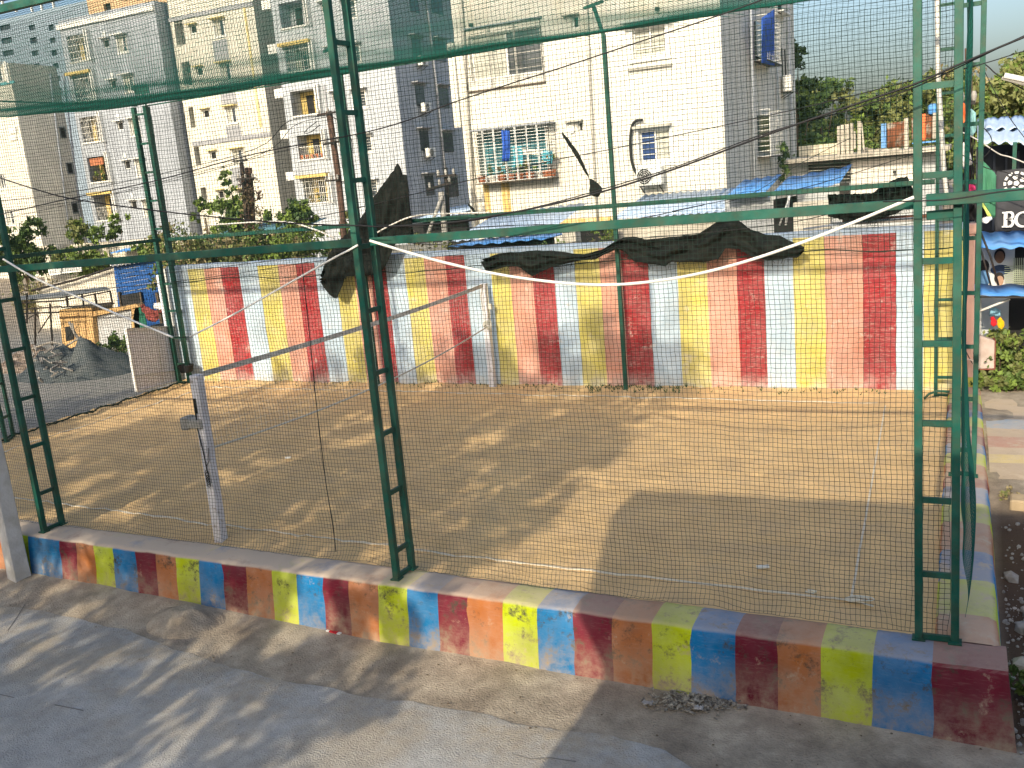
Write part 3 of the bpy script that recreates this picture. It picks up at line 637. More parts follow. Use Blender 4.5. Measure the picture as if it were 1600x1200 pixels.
# ------------------------------------------------------------------ foliage
def leaves(name, blobs, n, size, mats, parent, seed=0, flat=.0):
    """leaf-sized faces grouped in clumps inside the blobs [(centre, radii)]"""
    rng = np.random.default_rng(seed); V = []; mi = []
    wts = np.array([b_[1][0]*b_[1][1]*b_[1][2] for b_ in blobs])**.75; wts = wts/wts.sum()
    for (c, r), wt in zip(blobs, wts):
        k = max(4, int(n*wt)); nc = max(3, k//26)
        d = rng.normal(size=(nc, 3)); d /= np.linalg.norm(d, axis=1)[:, None]; rad = rng.uniform(.35, 1.05, nc)**.6
        cl = np.array(c)+d*rad[:, None]*np.array(r)
        cm = rng.integers(0, len(mats), nc); cs = rng.uniform(.5, 1.3, nc)
        idx = rng.integers(0, nc, k)
        p = cl[idx]+rng.normal(size=(k, 3))*(np.array(r).mean()*.17*cs[idx])[:, None]
        a = rng.normal(size=(k, 3)); a /= np.linalg.norm(a, axis=1)[:, None]; b_ = np.cross(a, rng.normal(size=(k, 3))); b_ /= np.linalg.norm(b_, axis=1)[:, None]
        s = size*rng.uniform(.5, 1.3, k)[:, None]
        V.append(np.stack([p-a*s, p-b_*s*.55, p+a*s, p+b_*s*.55], 1).reshape(-1, 3)); mi.append(cm[idx])
    V = np.concatenate(V); mi = np.concatenate(mi); nf = len(V)//4
    me = bpy.data.meshes.new(name); me.vertices.add(len(V)); me.vertices.foreach_set('co', V.astype(np.float32).ravel())
    me.loops.add(nf*4); me.loops.foreach_set('vertex_index', np.arange(nf*4, dtype=np.int32)); me.polygons.add(nf); me.polygons.foreach_set('loop_start', np.arange(0, nf*4, 4, dtype=np.int32))
    for q in mats: me.materials.append(q)
    me.polygons.foreach_set('material_index', mi.astype(np.int32)); me.update(calc_edges=True)
    return link(name, me, parent)
def tree(name, base, h, rad, n, size, mats, label, cat='tree', seed=0, trunk_r=.18, crown_z=.45, group=None, nb=9, squash=.75, limbs=6):
    t = empty(name, base, label=label, cat=cat, group=group); rnd = random.Random(seed)
    blobs = []
    for i in range(nb):
        a = rnd.uniform(0, 6.28); q = rnd.uniform(.1, .72)*rad; zz = h*(crown_z+(1-crown_z)*rnd.uniform(.12, .86))
        tap = 1-.45*max(0, (zz/h-crown_z)/(1-crown_z)); r = rad*rnd.uniform(.28, .5)*tap
        blobs.append(((math.cos(a)*q*tap, math.sin(a)*q*tap, zz), (r, r, r*squash)))
    mb = MB(); mb.tube([(0, 0, -.1), (.05*rad*.2, 0, h*crown_z*.5), (0, .03*rad, h*crown_z), (0, 0, h*.75)], [trunk_r, trunk_r*.8, trunk_r*.65, trunk_r*.25], 7); mb.build('trunk', BARK, t, True)
    mb = MB()
    for (c, r) in blobs[:limbs]:
        s = Vector((0, 0, h*crown_z*rnd.uniform(.7, 1.1))); e = Vector(c); mid = s.lerp(e, .5)+Vector((0, 0, .1*rad)); mb.tube([s, mid, e], [trunk_r*.4, trunk_r*.25, trunk_r*.08], 5)
    mb.build('limbs', BARK, t, True); leaves('crown', blobs, n, size, mats, t, seed); return t
def bush(name, base, rx, ry, h, n, size, mats, label, seed=0, group=None, cat='bush'):
    t = empty(name, base, label=label, cat=cat, group=group); rnd = random.Random(seed)
    blobs = [((rnd.uniform(-.6, .6)*rx, rnd.uniform(-.6, .6)*ry, h*rnd.uniform(.25, .8)), (rx*rnd.uniform(.3, .5), ry*rnd.uniform(.3, .5), h*rnd.uniform(.2, .35))) for _ in range(8)]
    mb = MB()
    for (c, r) in blobs: mb.tube([(c[0]*.3, c[1]*.3, -.05), (c[0]*.6, c[1]*.7, c[2]*.5), c], [.03, .02, .008], 4)
    mb.build('stems', BARK, t, True); leaves('foliage', blobs, n, size, mats, t, seed); return t
def at(px, py, Y): return P(px, py, Y=Y)

# ------------------------------------------------------------------ buildings
def pxm(px, py, Y):               # metres per photo pixel at that point
    q = P(px, py, Y=Y); return (R.transposed() @ (q-EYE)).z/F
class Building:
    def __init__(s, name, label, x0, x1, y0, y1, z0, z1, wall, roof=None, cat='building', group=None):
        s.x0, s.x1, s.y0, s.y1, s.z0, s.z1, s.wall = x0, x1, y0, y1, z0, z1, wall
        s.c = Vector(((x0+x1)/2, (y0+y1)/2, z0)); s.t = empty(name, s.c, label=label, cat=cat, group=group); s.ops = []; s.roofm = roof or wall; s.cache = {}
    def child(s, name, mb, m_, key=None, loc=None, parent=None, **k):
        o = link(name, mb if isinstance(mb, bpy.types.Mesh) else mb.mesh(name, m_, k.get('smooth', False)), parent or s.t, None)
        o.location = (Vector(loc)-s.c) if not parent else (Vector(loc) if loc is not None else Vector()); return o
    def op(s, px, py, wpx, hpx, kind='win', depth=.22, **k):
        q = P(px, py, Y=s.y0); f = pxm(px, py, s.y0); s.ops.append([q.x, q.z, wpx*f*1.0, hpx*f, kind, depth, k])
    def finish(s):
        # snap near-equal edges so that the wall grid stays clean
        xs_ = [s.x0, s.x1]; zs_ = [s.z0, s.z1]
        for o in s.ops:
            o[0] = min(max(o[0], s.x0+o[2]/2+.05), s.x1-o[2]/2-.05)
            xs_ += [o[0]-o[2]/2, o[0]+o[2]/2]; zs_ += [o[1]-o[3]/2, o[1]+o[3]/2]
        xs_ = sorted(x for x in set(xs_) if s.x0 <= x <= s.x1); zs_ = sorted(z for z in set(zs_) if s.z0 <= z <= s.z1)
        mb = MB()
        for i in range(len(xs_)-1):
            for j in range(len(zs_)-1):
                cx, cz_ = (xs_[i]+xs_[i+1])/2, (zs_[j]+zs_[j+1])/2
                if any(abs(cx-o[0]) < o[2]/2 and abs(cz_-o[1]) < o[3]/2 for o in s.ops): continue
                mb.quad((xs_[i], s.y0, zs_[j]), (xs_[i+1], s.y0, zs_[j]), (xs_[i+1], s.y0, zs_[j+1]), (xs_[i], s.y0, zs_[j+1]))
        a, b_, c, d, e, f = s.x0, s.x1, s.y0, s.y1, s.z0, s.z1
        mb.quad((b_, c, e), (b_, d, e), (b_, d, f), (b_, c, f)); mb.quad((a, d, e), (a, c, e), (a, c, f), (a, d, f)); mb.quad((b_, d, e), (a, d, e), (a, d, f), (b_, d, f)); mb.quad((a, c, f), (b_, c, f), (b_, d, f), (a, d, f))
        for x, z, w_, h, kind, dep, k in s.ops:
            l, r, bt, tp, y = x-w_/2, x+w_/2, z-h/2, z+h/2, s.y0
            mb.quad((l, y, bt), (l, y+dep, bt), (l, y+dep, tp), (l, y, tp)); mb.quad((r, y+dep, bt), (r, y, bt), (r, y, tp), (r, y+dep, tp))
            mb.quad((l, y, tp), (r, y, tp), (r, y+dep, tp), (l, y+dep, tp)); mb.quad((l, y+dep, bt), (r, y+dep, bt), (r, y, bt), (l, y, bt))
        mb2 = MB(); mb2.v = [tuple(Vector(v)-s.c) for v in mb.v]; mb2.f = mb.f; mb2.mi = mb.mi; mb2.build('wall', s.wall, s.t)
        for x, z, w_, h, kind, dep, k in s.ops: getattr(s, 'k_'+kind)(x, z, w_, h, dep, k)
        return s
    def _mesh(s, key, mk, m_, name):
        if key not in s.cache: s.cache[key] = mk().mesh(name, m_)
        return s.cache[key]
    def k_win(s, x, z, w_, h, dep, k):
        y = s.y0+dep-.05; key = (round(w_, 1), round(h, 1))
        def fr():
            mb = MB(); b_ = .06
            for sx_ in (-1, 1): mb.box((sx_*(w_/2-b_/2), 0, 0), (b_, .06, h))
            for sz_ in (-1, 1): mb.box((0, 0, sz_*(h/2-b_/2)), (w_-2*b_, .06, b_))
            mb.box((0, 0, 0), (.06, .07, h-2*b_)); return mb
        o = s.child('window', s._mesh(('f',)+key, fr, k.get('frame', WFRAME), 'window'), None, loc=(x, y, z))
        def gl(): return MB().box((0, 0, 0), (w_/2-.09, .02, h-.12))
        for i in (-1, 1):
            g = s.child('pane', s._mesh(('g', i, k.get('pm', GLASS).name)+key, gl, k.get('pm', GLASS) if i > 0 else k.get('pl', GLASS), 'pane'), None, loc=(i*w_/4, .02, 0), parent=o)
        if k.get('grille', 1):
            def gr():
                mb = MB(); n = max(3, int(h/.16))
                for q in range(n): mb.box((0, -.05, -h/2+h*(q+.5)/n), (w_-.1, .012, .018))
                return mb
            s.child('grille', s._mesh(('r',)+key, gr, WFRAME, 'grille'), None, loc=(0, 0, 0), parent=o)
        if k.get('shade', 1):
            s.child('sunshade', s._mesh(('s', k.get('sm', WFRAME).name)+key, lambda: MB().box((0, 0, 0), (w_+.45, .5, .07)), k.get('sm', WFRAME), 'sunshade'), None, loc=(x, s.y0-.25, z+h/2+.12))
        if k.get('surround', 1):
            def su():
                mb = MB()
                for sx_ in (-1, 1): mb.box((sx_*(w_/2+.05), 0, 0), (.10, .05, h+.04))
                mb.box((0, 0, -h/2-.07), (w_+.3, .10, .09)); return mb
            s.child('window_surround', s._mesh(('u',)+key, su, WFRAME, 'window_surround'), None, loc=(x, s.y0-.02, z))
    def k_small(s, x, z, w_, h, dep, k):
        key = ('sm', round(w_, 1), round(h, 1))
        def fr():
            mb = MB(); b_ = .05
            for sx_ in (-1, 1): mb.box((sx_*(w_/2-b_/2), 0, 0), (b_, .05, h))
            for sz_ in (-1, 1): mb.box((0, 0, sz_*(h/2-b_/2)), (w_-2*b_, .05, b_))
            mb.box((0, .04, 0), (w_-.02, .02, h-.02)); return mb
        def fr2():
            m_ = fr(); m_.mi[-6:] = [1]*6; return m_
        o = s.child('ventilator', s._mesh(key, fr2, [WFRAME, DARK], 'ventilator'), None, loc=(x, s.y0+.1, z))
        if k.get('shade', 1): s.child('sunshade', s._mesh(('s2', k.get('sm', WFRAME).name)+key, lambda: MB().box((0, 0, 0), (w_+.35, .35, .06)), k.get('sm', WFRAME), 'sunshade'), None, loc=(x, s.y0-.18, z+h/2+.1))
    def k_dark(s, x, z, w_, h, dep, k):
        s.child('opening_back', MB().box((0, 0, 0), (w_+.02, .05, h+.02)), k.get('bm', DARK), loc=(x, s.y0+dep+.02, z))
        if k.get('bars'):
            mb = MB(); n = max(3, int(w_/.14))
            for q in range(n+1): mb.box((-w_/2+w_*q/n, 0, 0), (.02, .02, h))
            for q in range(3): mb.box((0, .0, -h/2+h*(q+.5)/3), (w_, .025, .03))
            s.child('grille', mb, k.get('gm', WFRAME), loc=(x, s.y0+.03, z))
    def k_balc(s, x, z, w_, h, dep, k):
        y = s.y0
        s.child('balcony_back_wall', MB().box((0, 0, 0), (w_+.02, .06, h+.02)), k.get('room', CREAMROOM), loc=(x, y+dep+.02, z))
        s.child('balcony_door', MB().box((0, 0, 0), (w_*.26, .05, h*.82)), DARK, loc=(x-w_*.12, y+dep-.05, z-h*.08))
        mb = MB(); n = max(5, int(w_/.16))
        st = k.get('style', 'rail')
        if st == 'rail':
            for q in range(n+1): mb.box((-w_/2+w_*q/n, 0, -h*.24), (.018, .018, h*.5))
            mb.box((0, 0, .02), (w_, .03, .03))
        else:
            for q in range(n+1): mb.box((-w_/2+w_*q/n, 0, 0), (.024, .018, h))
            for q in range(4): mb.box((0, 0, -h/2+h*(q+.5)/4), (w_, .022, .022))
        s.child('railing', mb, k.get('rm', WFRAME), loc=(x, y+.06, z))
        if k.get('yellow'):
            s.child('sunshade', MB().box((0, 0, 0), (w_+.5, .45, .22)), CREAMROOM, loc=(x, y-.22, z+h/2+.16))
        mb = MB(); mb.box((0, 0, 0), (w_+.1, .1, .1)); s.child('balcony_sill', mb, WFRAME, loc=(x, y-.04, z-h/2-.05))
        for q in (.12, .34): s.child('fin', MB().box((0, 0, 0), (.11, .35, h*1.2)), WFRAME, loc=(x+w_/2+q+.06, y-.17, z+.05))
        if k.get('plants'):
            g = leaves('balcony_plants', [((x-s.c.x+w_*.28*i, y+.2-s.c.y, z-h*.3-s.c.z), (w_*.2, .15, h*.2)) for i in (-1, 0, 1)], 260, .12, [LEAF[3], LEAF[1], LEAF[4]], s.t, int(z*10))
        if k.get('pots'):
            for q in range(5):
                mb = MB(); mb.tube([(0, 0, -.14), (0, 0, .14)], [.10, .15], 8); s.child('plant_pot', mb, TERRA, loc=(x-w_*.42+w_*.2*q, y+.16, z-h/2+.16))
        if k.get('blind'): s.child('blind', MB().box((0, 0, 0), (w_*.7, .04, h*.28)), TERRA, loc=(x-.1*w_, y+.12, z+h*.3))
    def add_box(s, name, px0, py0, px1, py1, m_, proud=.1, Y=None, parent=None):
        Yq = s.y0 if Y is None else Y; a = P(px0, (py0+py1)/2, Y=Yq); b_ = P(px1, (py0+py1)/2, Y=Yq); c = P((px0+px1)/2, py0, Y=Yq); d = P((px0+px1)/2, py1, Y=Yq)
        return s.child(name, MB().box((0, 0, 0), (abs(b_.x-a.x), proud, abs(c.z-d.z))), m_, loc=((a.x+b_.x)/2, Yq-proud/2-.003, (c.z+d.z)/2))

def ac_unit(name, loc, face, label, s=1.0, group='outdoor air conditioner units'):
    """face: 'y' looks along -Y, 'x' looks along +X"""
    rz = 0 if face == 'y' else math.pi/2
    t = empty(name, loc, rz, label, 'air conditioner', group)
    mb = MB(); mb.box((0, 0, 0), (.80*s, .30*s, .55*s)); mb.build('casing', WFRAME, t, bevel=.02)
    mb = MB(); c = Vector((-.14*s, -.155*s, 0))
    for rr in (.06, .12, .18, .235): mb.tube([c+Vector((rr*s*math.cos(a), -.01, rr*s*math.sin(a))) for a in np.linspace(0, 6.28, 17)], .006, 4, False)
    for a in np.linspace(0, 6.28, 9)[:-1]: mb.tube([c, c+Vector((.235*s*math.cos(a), -.01, .235*s*math.sin(a)))], .005, 4, False)
    mb.build('fan_guard', WFRAME, t)
    mb = MB(); mb.tube([c+Vector((0, .0, 0)), c+Vector((0, -.004, 0))], .235*s, 18); mb.build('fan_opening', DARK, t)
    mb = MB()
    for sx_ in (-.3, .3): mb.bar((sx_*s, -.12*s, -.29*s), (sx_*s, .32*s, -.29*s), .03); mb.bar((sx_*s, -.1*s, -.3*s), (sx_*s, .3*s, -.5*s), .03)
    mb.build('bracket', IRON, t); return t

CREAMW = mat('cream_render', (.66, .64, .57), .9, .06, .5, (.52, .44, .28), .5, 1.0, .25, 14, thr=(.50, .72), streak=(1, 1, .25))
GREYW = mat('grey_blue_render', (.33, .36, .40), .9, .10, 1.4, (.23, .25, .28), .6, 1.2, .1, 10, streak=(1, 1, .22))
GREYL = mat('pale_grey_render', (.42, .45, .48), .9, .10, 1.4, (.29, .31, .34), .6, 1.2, .1, 10, streak=(1, 1, .22))
WHITEW = mat('warm_white_render', (.62, .60, .52), .9, .09, 1.4, (.46, .43, .36), .5, 1.1, .1, 10, streak=(1, 1, .22), thr=(.52, .7))
STAIN = mat('rust_stained_render', (.62, .42, .13), .9, .2, 1.2, (.66, .60, .44), .8, 3, .1, 10, streak=(4, 4, .5))
BLUEGREY = mat('slate_blue_render', (.22, .28, .34), .9, .1, .5, (.17, .21, .26), .5, .5, .1, 8)
PEACHW = mat('peach_render', (.55, .38, .22), .9, .1, .5)
YTRIM = mat('yellow_trim', (.66, .55, .26), .9, .1, 2)
BAND = mat('grey_band', (.30, .31, .33), .9, .1, 2)

# cream building close behind the striped wall
Yc = 29.0; cx0 = P(737, 350, Y=Yc).x; cx1 = P(1130, 150, Y=Yc).x
cr = Building('cream_apartment_building', 'cream apartment building with caged windows and rust streaks, right behind the striped wall', cx0, cx1, Yc, 42.8, -.2, 17.5, CREAMW)
def ctr(a, b_, c, d): return ((a+c)/2, (b_+d)/2, c-a, d-b_)
cr.op(*ctr(727, 50, 850, 118), 'win', .25, surround=0, shade=0, grille=0, pm=GLASS, pl=SHUT)
cr.op(*ctr(741, 206, 858, 270), 'dark', .5, bm=mat('blue_green_room', (.06, .20, .24), .9, .5, 2))
cr.op(*ctr(988, 40, 1041, 88), 'win', .18, pm=SHUT, pl=SHUT)
cr.op(*ctr(998, 201, 1048, 253), 'win', .18, pm=SHUT, pl=mat('blue_curtain_glass', (.03, .06, .16), .2, .2, 2), shade=0)
cr.op(*ctr(893, 25, 905, 44), 'small', .2, shade=0)
cr.op(*ctr(902, 190, 911, 206), 'small', .2, shade=0)
cr.op(*ctr(727, -110, 850, -50), 'win', .25, surround=0, shade=0); cr.op(*ctr(988, -120, 1041, -70), 'win', .18)
cr.finish()
def cage(b, px0, py0, px1, py1, Y, proud, nx_, nz_, label_part, m_=WFRAME):
    a = P(px0, py0, Y=Y-proud); c = P(px1, py1, Y=Y-proud); w_, h = c.x-a.x, a.z-c.z; mb = MB(); o = Vector((a.x, Y-proud, c.z))
    for i in range(nx_+1):
        for e in (-.018, .018): mb.box(o+Vector((w_*i/nx_+(e if 0 < i < nx_ else 0), 0, h/2)), (.018, .018, h))
    for j in range(nz_+1): mb.box(o+Vector((w_/2, .012, h*j/nz_)), (w_, .014, .014))
    for i in (0, 1):
        for j in range(nz_+1): mb.box(o+Vector((w_*i, proud/2, h*j/nz_)), (.016, proud, .014))
    for q in mb.v[:0]: pass
    mb.v = [tuple(Vector(v)-b.c) for v in mb.v]; r = mb.build(label_part, m_, b.t)
    mb = MB(); mb.box((a.x+w_/2-b.c.x, Y-proud/2-b.c.y, a.z+.03-b.c.z), (w_+.12, proud+.05, .04)); mb.build('cage_hood', mat('cage_hood_grey', (.25, .27, .30), .6), b.t)
    mb = MB(); mb.box((a.x+w_/2-b.c.x, Y-proud/2-b.c.y, c.z-.04-b.c.z), (w_+.06, proud, .035)); mb.build('cage_floor', mat('cage_floor_brown', (.14, .10, .07), .9), b.t)
    return a, c
a, c = cage(cr, 737, 206, 862, 276, Yc, .55, 7, 17, 'window_cage')
a2, c2 = cage(cr, 722, 48, 850, 126, Yc, .10, 3, 8, 'window_grille', mat('dull_grille', (.35, .34, .30), .7))
for i, q in enumerate(((.03, .32), (.3, .5), (.42, .4), (.55, .35), (.68, .4), (.9, .3), (.96, .55))):
    x = a.x+(c.x-a.x)*q[0]; mb = MB(); mb.tube([(x, Yc-.28, c.z), (x, Yc-.28, c.z+.22)], [.11, .16], 9); mb.v = [tuple(Vector(v)-cr.c) for v in mb.v]; mb.build('plant_pot', TERRA, cr.t)
lv = leaves('potted_plants', [((a.x+(c.x-a.x)*f-cr.c.x, Yc-.3-cr.c.y, c.z+.32+g-cr.c.z), (.28, .2, .22)) for f, g in ((.22, .05), (.35, .12), (.5, .0), (.62, .1), (.72, .15), (.88, .15), (.97, .35))], 900, .055, [LEAF[1], LEAF[3], LEAF[0], LEAF[4]], cr.t, 5)
def drape(b, name, px0, py0, px1, py1, Y, m_, amp=.05):
    def fn(u, v):
        q = P(px0+(px1-px0)*u+1.5*math.sin(v*3)*(.3+v), py0+(py1-py0)*v, Y=Y); q.y += amp*math.sin(u*14+v*2); return q-b.c
    o = sheet(name, fn, 14, 6, m_, b.t, thick=.01)
drape(cr, 'hanging_blue_cloth', 783, 203, 795, 252, Yc-.62, mat('blue_cloth', (.03, .10, .42), .9, .3, 5))
drape(cr, 'hanging_cloth', 800, 228, 815, 262, Yc-.45, mat('turquoise_cloth', (.10, .42, .52), .9, .3, 5)); drape(cr, 'hanging_cloth', 845, 235, 862, 256, Yc-.45, mat('turquoise_cloth', (.1, .42, .52)))
drape(cr, 'hanging_cloth', 815, 233, 850, 242, Yc-.45, ROPE)
for (px0, py0, px1, py1) in ((757, 283, 766, 335), (785, 280, 797, 352), (786, 335, 850, 358), (740, 336, 786, 360), (805, 282, 809, 330)):
    pass
cr.add_box('rust_streak', 757, 284, 766, 345, STAIN, .012); cr.add_box('rust_streak', 785, 281, 798, 345, STAIN, .012)
cr.add_box('stained_band', 742, 345, 960, 362, STAIN, .012)
for (pts, r) in (([(716, -60), (727, 120), (738, 300), (746, 360)], .06), ([(914, -60), (921, 120), (928, 260), (934, 350)], .035)):
    q = [P(px, py, Y=Yc-.09)-cr.c for px, py in pts]; mb = MB(); mb.tube(q, r, 8); mb.build('drain_pipe', mat('drain_grey', (.50, .47, .40), .7, .1, 3), cr.t, True)
for (px0, py0, px1, py1, pr_) in ((980, 34, 1042, 37, .35), (982, 103, 1051, 107, .12), (991, 195, 1050, 199, .25), (879, 22, 905, 24, .2), (885, 188, 911, 191, .2)):
    cr.add_box('sunshade', px0, py0, px1, py1, mat('ledge_grey', (.42, .40, .34), .9, .1, 3), pr_)
cr.add_box('corner_strip', 706, 66, 716, 200, CREAMW, .1)
q = P(892, 202, Y=Yc-.06)-cr.c; mb = MB(); mb.tube([q, q+Vector((0, .08, 0))], .13, 14); mb.build('exhaust_fan', WFRAME, cr.t)
for px, py in ((736, 39), (1027, 14)):
    q = P(px, py, Y=Yc-.05); cr.child('lamp', MB().box((0, 0, 0), (.12, .14, .10)), IRON, loc=q)
q = P(1016, 275, Y=Yc-.35); ac_unit('air_conditioner', q, 'y', 'air conditioner with a round fan guard below the right window of the cream building', 1.0)
strung('refrigerant_pipe', curve_px([(1004, 187), (990, 192), (985, 215), (986, 245), (990, 262), (995, 272)], Yc-.12), .045, BLACKC, 'black insulated pipe looping down the wall to the air conditioner on the cream building', 'pipe')
# the +X face of the cream building
X = cx1+.001
def side_pt(px, py): return P(px, py, X=X)
for (px0, py0, px1, py1) in ((1176, 25, 1201, 103), (1181, 172, 1203, 243)):
    p0, p1 = side_pt(px0, py0), side_pt(px1, py1); mb = MB(); d = Vector((.45, 0, 0)); yy0, yy1, zz0, zz1 = p0.y, p1.y, p1.z, p0.z
    n = 9
    for i in range(n+1): mb.box((X+.45, yy0+(yy1-yy0)*i/n, (zz0+zz1)/2), (.02, .02, zz1-zz0))
    for j in range(10):
        z = zz0+(zz1-zz0)*j/9; mb.box((X+.45, (yy0+yy1)/2, z), (.018, yy1-yy0, .018)); mb.box((X+.22, yy0, z), (.45, .018, .018)); mb.box((X+.22, yy1, z), (.45, .018, .018))
    mb.v = [tuple(Vector(v)-cr.c) for v in mb.v]; mb.build('window_cage', WFRAME, cr.t)
    cr.child('window', MB().box((0, 0, 0), (.06, (yy1-yy0)*.85, (zz1-zz0)*.8)), GLASS, loc=(X+.03, (yy0+yy1)/2, (zz0+zz1)/2))
    cr.child('cage_floor', MB().box((0, 0, 0), (.45, yy1-yy0, .05)), IRON, loc=(X+.23, (yy0+yy1)/2, zz0-.03))
p0 = side_pt(1204, 60)
def fnb(u, v): q = P(1190+20*u, 28+70*v-14*u*(1-v), X=X+.5+.08*math.sin(v*5)); q.z -= .1*u*v; return q-cr.c
sheet('hanging_blue_cloth', fnb, 8, 8, mat('blue_cloth', (.03, .10, .42)), cr.t, thick=.01)
p0 = side_pt(1214, 14); cr.child('window', MB().box((0, 0, 0), (.08, .9, .5)), WFRAME, loc=p0+Vector((.04, 0, 0))); cr.child('window', MB().box((0, 0, 0), (.08, .6, .35)), DARK, loc=p0+Vector((.07, 0, 0)))
cr.child('sunshade', MB().box((0, 0, 0), (.3, 1.8, .06)), WFRAME, loc=side_pt(1218, 22)+Vector((.15, 0, 0)))
ac_unit('air_conditioner', side_pt(1222, 132)+Vector((.25, 0, 0)), 'x', 'air conditioner on the shaded side wall of the cream building, near its back corner', 1.1)
for pts in ([(1219, 75), (1220, 100), (1221, 120)], [(1224, 78), (1225, 100), (1226, 120)]):
    mb = MB(); mb.tube([side_pt(a_, b_)+Vector((.05, 0, 0))-cr.c for a_, b_ in pts], .03, 5); mb.build('refrigerant_pipe', IRON, cr.t)
for pts in ([(1168, -10), (1172, 150), (1176, 300)], [(1228, 0), (1232, 150), (1236, 280)], [(1208, 30), (1212, 160), (1214, 290)]):
    mb = MB(); mb.tube([side_pt(a_, b_)+Vector((.08, 0, 0))-cr.c for a_, b_ in pts], .05, 6); mb.build('drain_pipe', GREYL, cr.t, True)
sp = side_pt(1203, 235)
leaves('hanging_plant', [(sp+Vector((.45, 0, -.1))-cr.c, (.2, .7, .35)), (sp+Vector((.45, .2, -.8))-cr.c, (.15, .25, .5))], 350, .09, [LEAF[0], LEAF[1]], cr.t, 9)

# grey three-bay block far behind on the left
Y1b = 56.0
ga = Building('grey_apartment_building', 'pale grey six-storey apartment block with balconies at its left end, far left', P(90, 30, Y=Y1b).x, P(243, 20, Y=Y1b).x, Y1b, 70, -.3, P(165, 17, Y=Y1b).z, GREYW, group='apartment blocks behind the court')
for i, (px, py, k) in enumerate(((122, 75, dict(style='grille')), (131, 137, dict(style='grille', room=GREYL, yellow=1)), (142, 202, dict(style='grille')), (154, 264, dict(plants=1, blind=1, rm=IRON)), (164, 324, dict(yellow=1)))):
    ga.op(px, py, 42, 38, 'balc', 1.1, **k)
for px, py in ((166, 68), (177, 132), (188, 197), (199, 258), (209, 320)): ga.op(px, py, 12, 12, 'small', .2)
for px, py in ((191, 69), (202, 131), (211, 199), (220, 262), (231, 325)): ga.op(px, py, 18, 24, 'win', .15, pl=SHUT)
ga.finish(); ga.add_box('parapet_cap', 88, 24, 244, 32, WFRAME, .0+.2)
ga.add_box('bay_joint', 171, 176, 173, 350, BAND, .06)
for px, py in ((163, 53), (175, 117), (185, 181), (196, 243), (207, 305)): ga.child('vent_hole', MB().box((0, 0, 0), (.28, .05, .28)), WFRAME, loc=P(px, py, Y=Y1b)+Vector((0, -.03, 0)))
# cream block between
Y2b = 57.0
gb = Building('cream_white_apartment_building', 'warm white apartment block with grey bands between the two grey blocks', P(262, 10, Y=Y2b).x, P(396, 10, Y=Y2b).x, Y2b, 72, -.3, 24, WHITEW, group='apartment blocks behind the court')
for (a, b_, c, d, bars) in ((272, 30, 289, 69, 1), (284, 98, 300, 133, 1), (295, 168, 305, 199, 0), (303, 230, 314, 258, 0), (313, 293, 324, 312, 0)):
    gb.op(*ctr(a, b_, c, d), 'dark', .6, bm=(mat('olive_room', (.15, .14, .08), .9) if b_ == 168 else DARK), bars=bars, gm=mat('dull_grille', (.35, .34, .30)))
for px, py in ((302, 46), (312, 112), (322, 178), (333, 243), (345, 304)): gb.op(px, py, 12, 12, 'small', .2, sm=YTRIM)
for i, (px, py) in enumerate(((343, 44), (353, 112), (362, 180), (372, 246), (379, 309))): gb.op(px, py, 18, 24, 'win', .15, sm=YTRIM, pl=SHUT, grille=0)
gb.finish()
for (a, b_, c, d) in ((334, 62, 357, 98), (345, 128, 368, 164), (354, 196, 377, 215), (362, 262, 384, 294)): gb.add_box('grey_panel', a, b_, c, d, BAND, .04)
gb.add_box('grey_band', 262, 15, 397, 22, BAND, .08); gb.add_box('grey_band', 300, 214, 424, 221, BAND, .08); gb.add_box('corner_trim', 393, 5, 396, 200, YTRIM, .06)
for (a, b_, c, d) in ((300, 170, 311, 300),): pass
# grey-blue block in the middle with the shaded side
Y3b = 55.0
gc = Building('grey_blue_apartment_building', 'grey apartment block with balconies and a shaded right side, behind the middle tower', P(430, 60, Y=Y3b).x, P(607, 10, Y=Y3b).x, Y3b, 72, -.3, 24, GREYL, group='apartment blocks behind the court')
for i, (px, py, k) in enumerate(((457, 22, dict(room=GREYL, rm=IRON)), (466, 91, dict(yellow=1, style='grille', room=mat('dim_room', (.16, .17, .12), .9))), (475, 160, dict(rm=IRON)), (485, 229, dict(pots=1)), (494, 297, dict(yellow=1, plants=1, style='grille')))):
    gc.op(px, py, 48, 37, 'balc', 1.1, **k)
for px, py in ((506, 12), (515, 82), (523, 151), (533, 222), (543, 290)): gc.op(px, py, 11, 13, 'small', .2)
for px, py in ((546, 14), (553, 84), (562, 155), (571, 225), (580, 296)): gc.op(px, py, 22, 26, 'win', .15, pl=SHUT)
gc.finish(); gc.add_box('bay_joint', 519, 130, 521, 350, BAND, .06)
Xs = gc.x1+.002
for i, (px, py) in enumerate(((646, 3), (651, 77), (656, 150), (663, 220), (671, 290))):
    q = P(px, py, X=Xs)
    gc.child('window', MB().box((0, 0, 0), (.10, 1.1, 1.3)), GLASS, loc=q); gc.child('sunshade', MB().box((0, 0, 0), (.5, 1.9, .07)), BAND, loc=q+Vector((.25, 0, .85)))
    q2 = P(px+36, py+3, X=Xs); gc.child('window', MB().box((0, 0, 0), (.10, 1.6, 1.3)), GLASS, loc=q2); gc.child('sunshade', MB().box((0, 0, 0), (.5, 2.0, .07)), BAND, loc=q2+Vector((.25, 0, .85)))
    if i in (2, 3, 1): ac_unit('air_conditioner', P(px+3, py+19, X=Xs)+Vector((.35, 0, 0)), 'x', 'air conditioner on the shaded side of the grey block, %s' % ('at the top', 'middle one of three', 'lowest of the three')[i-1], 1.1)
mb = MB(); 
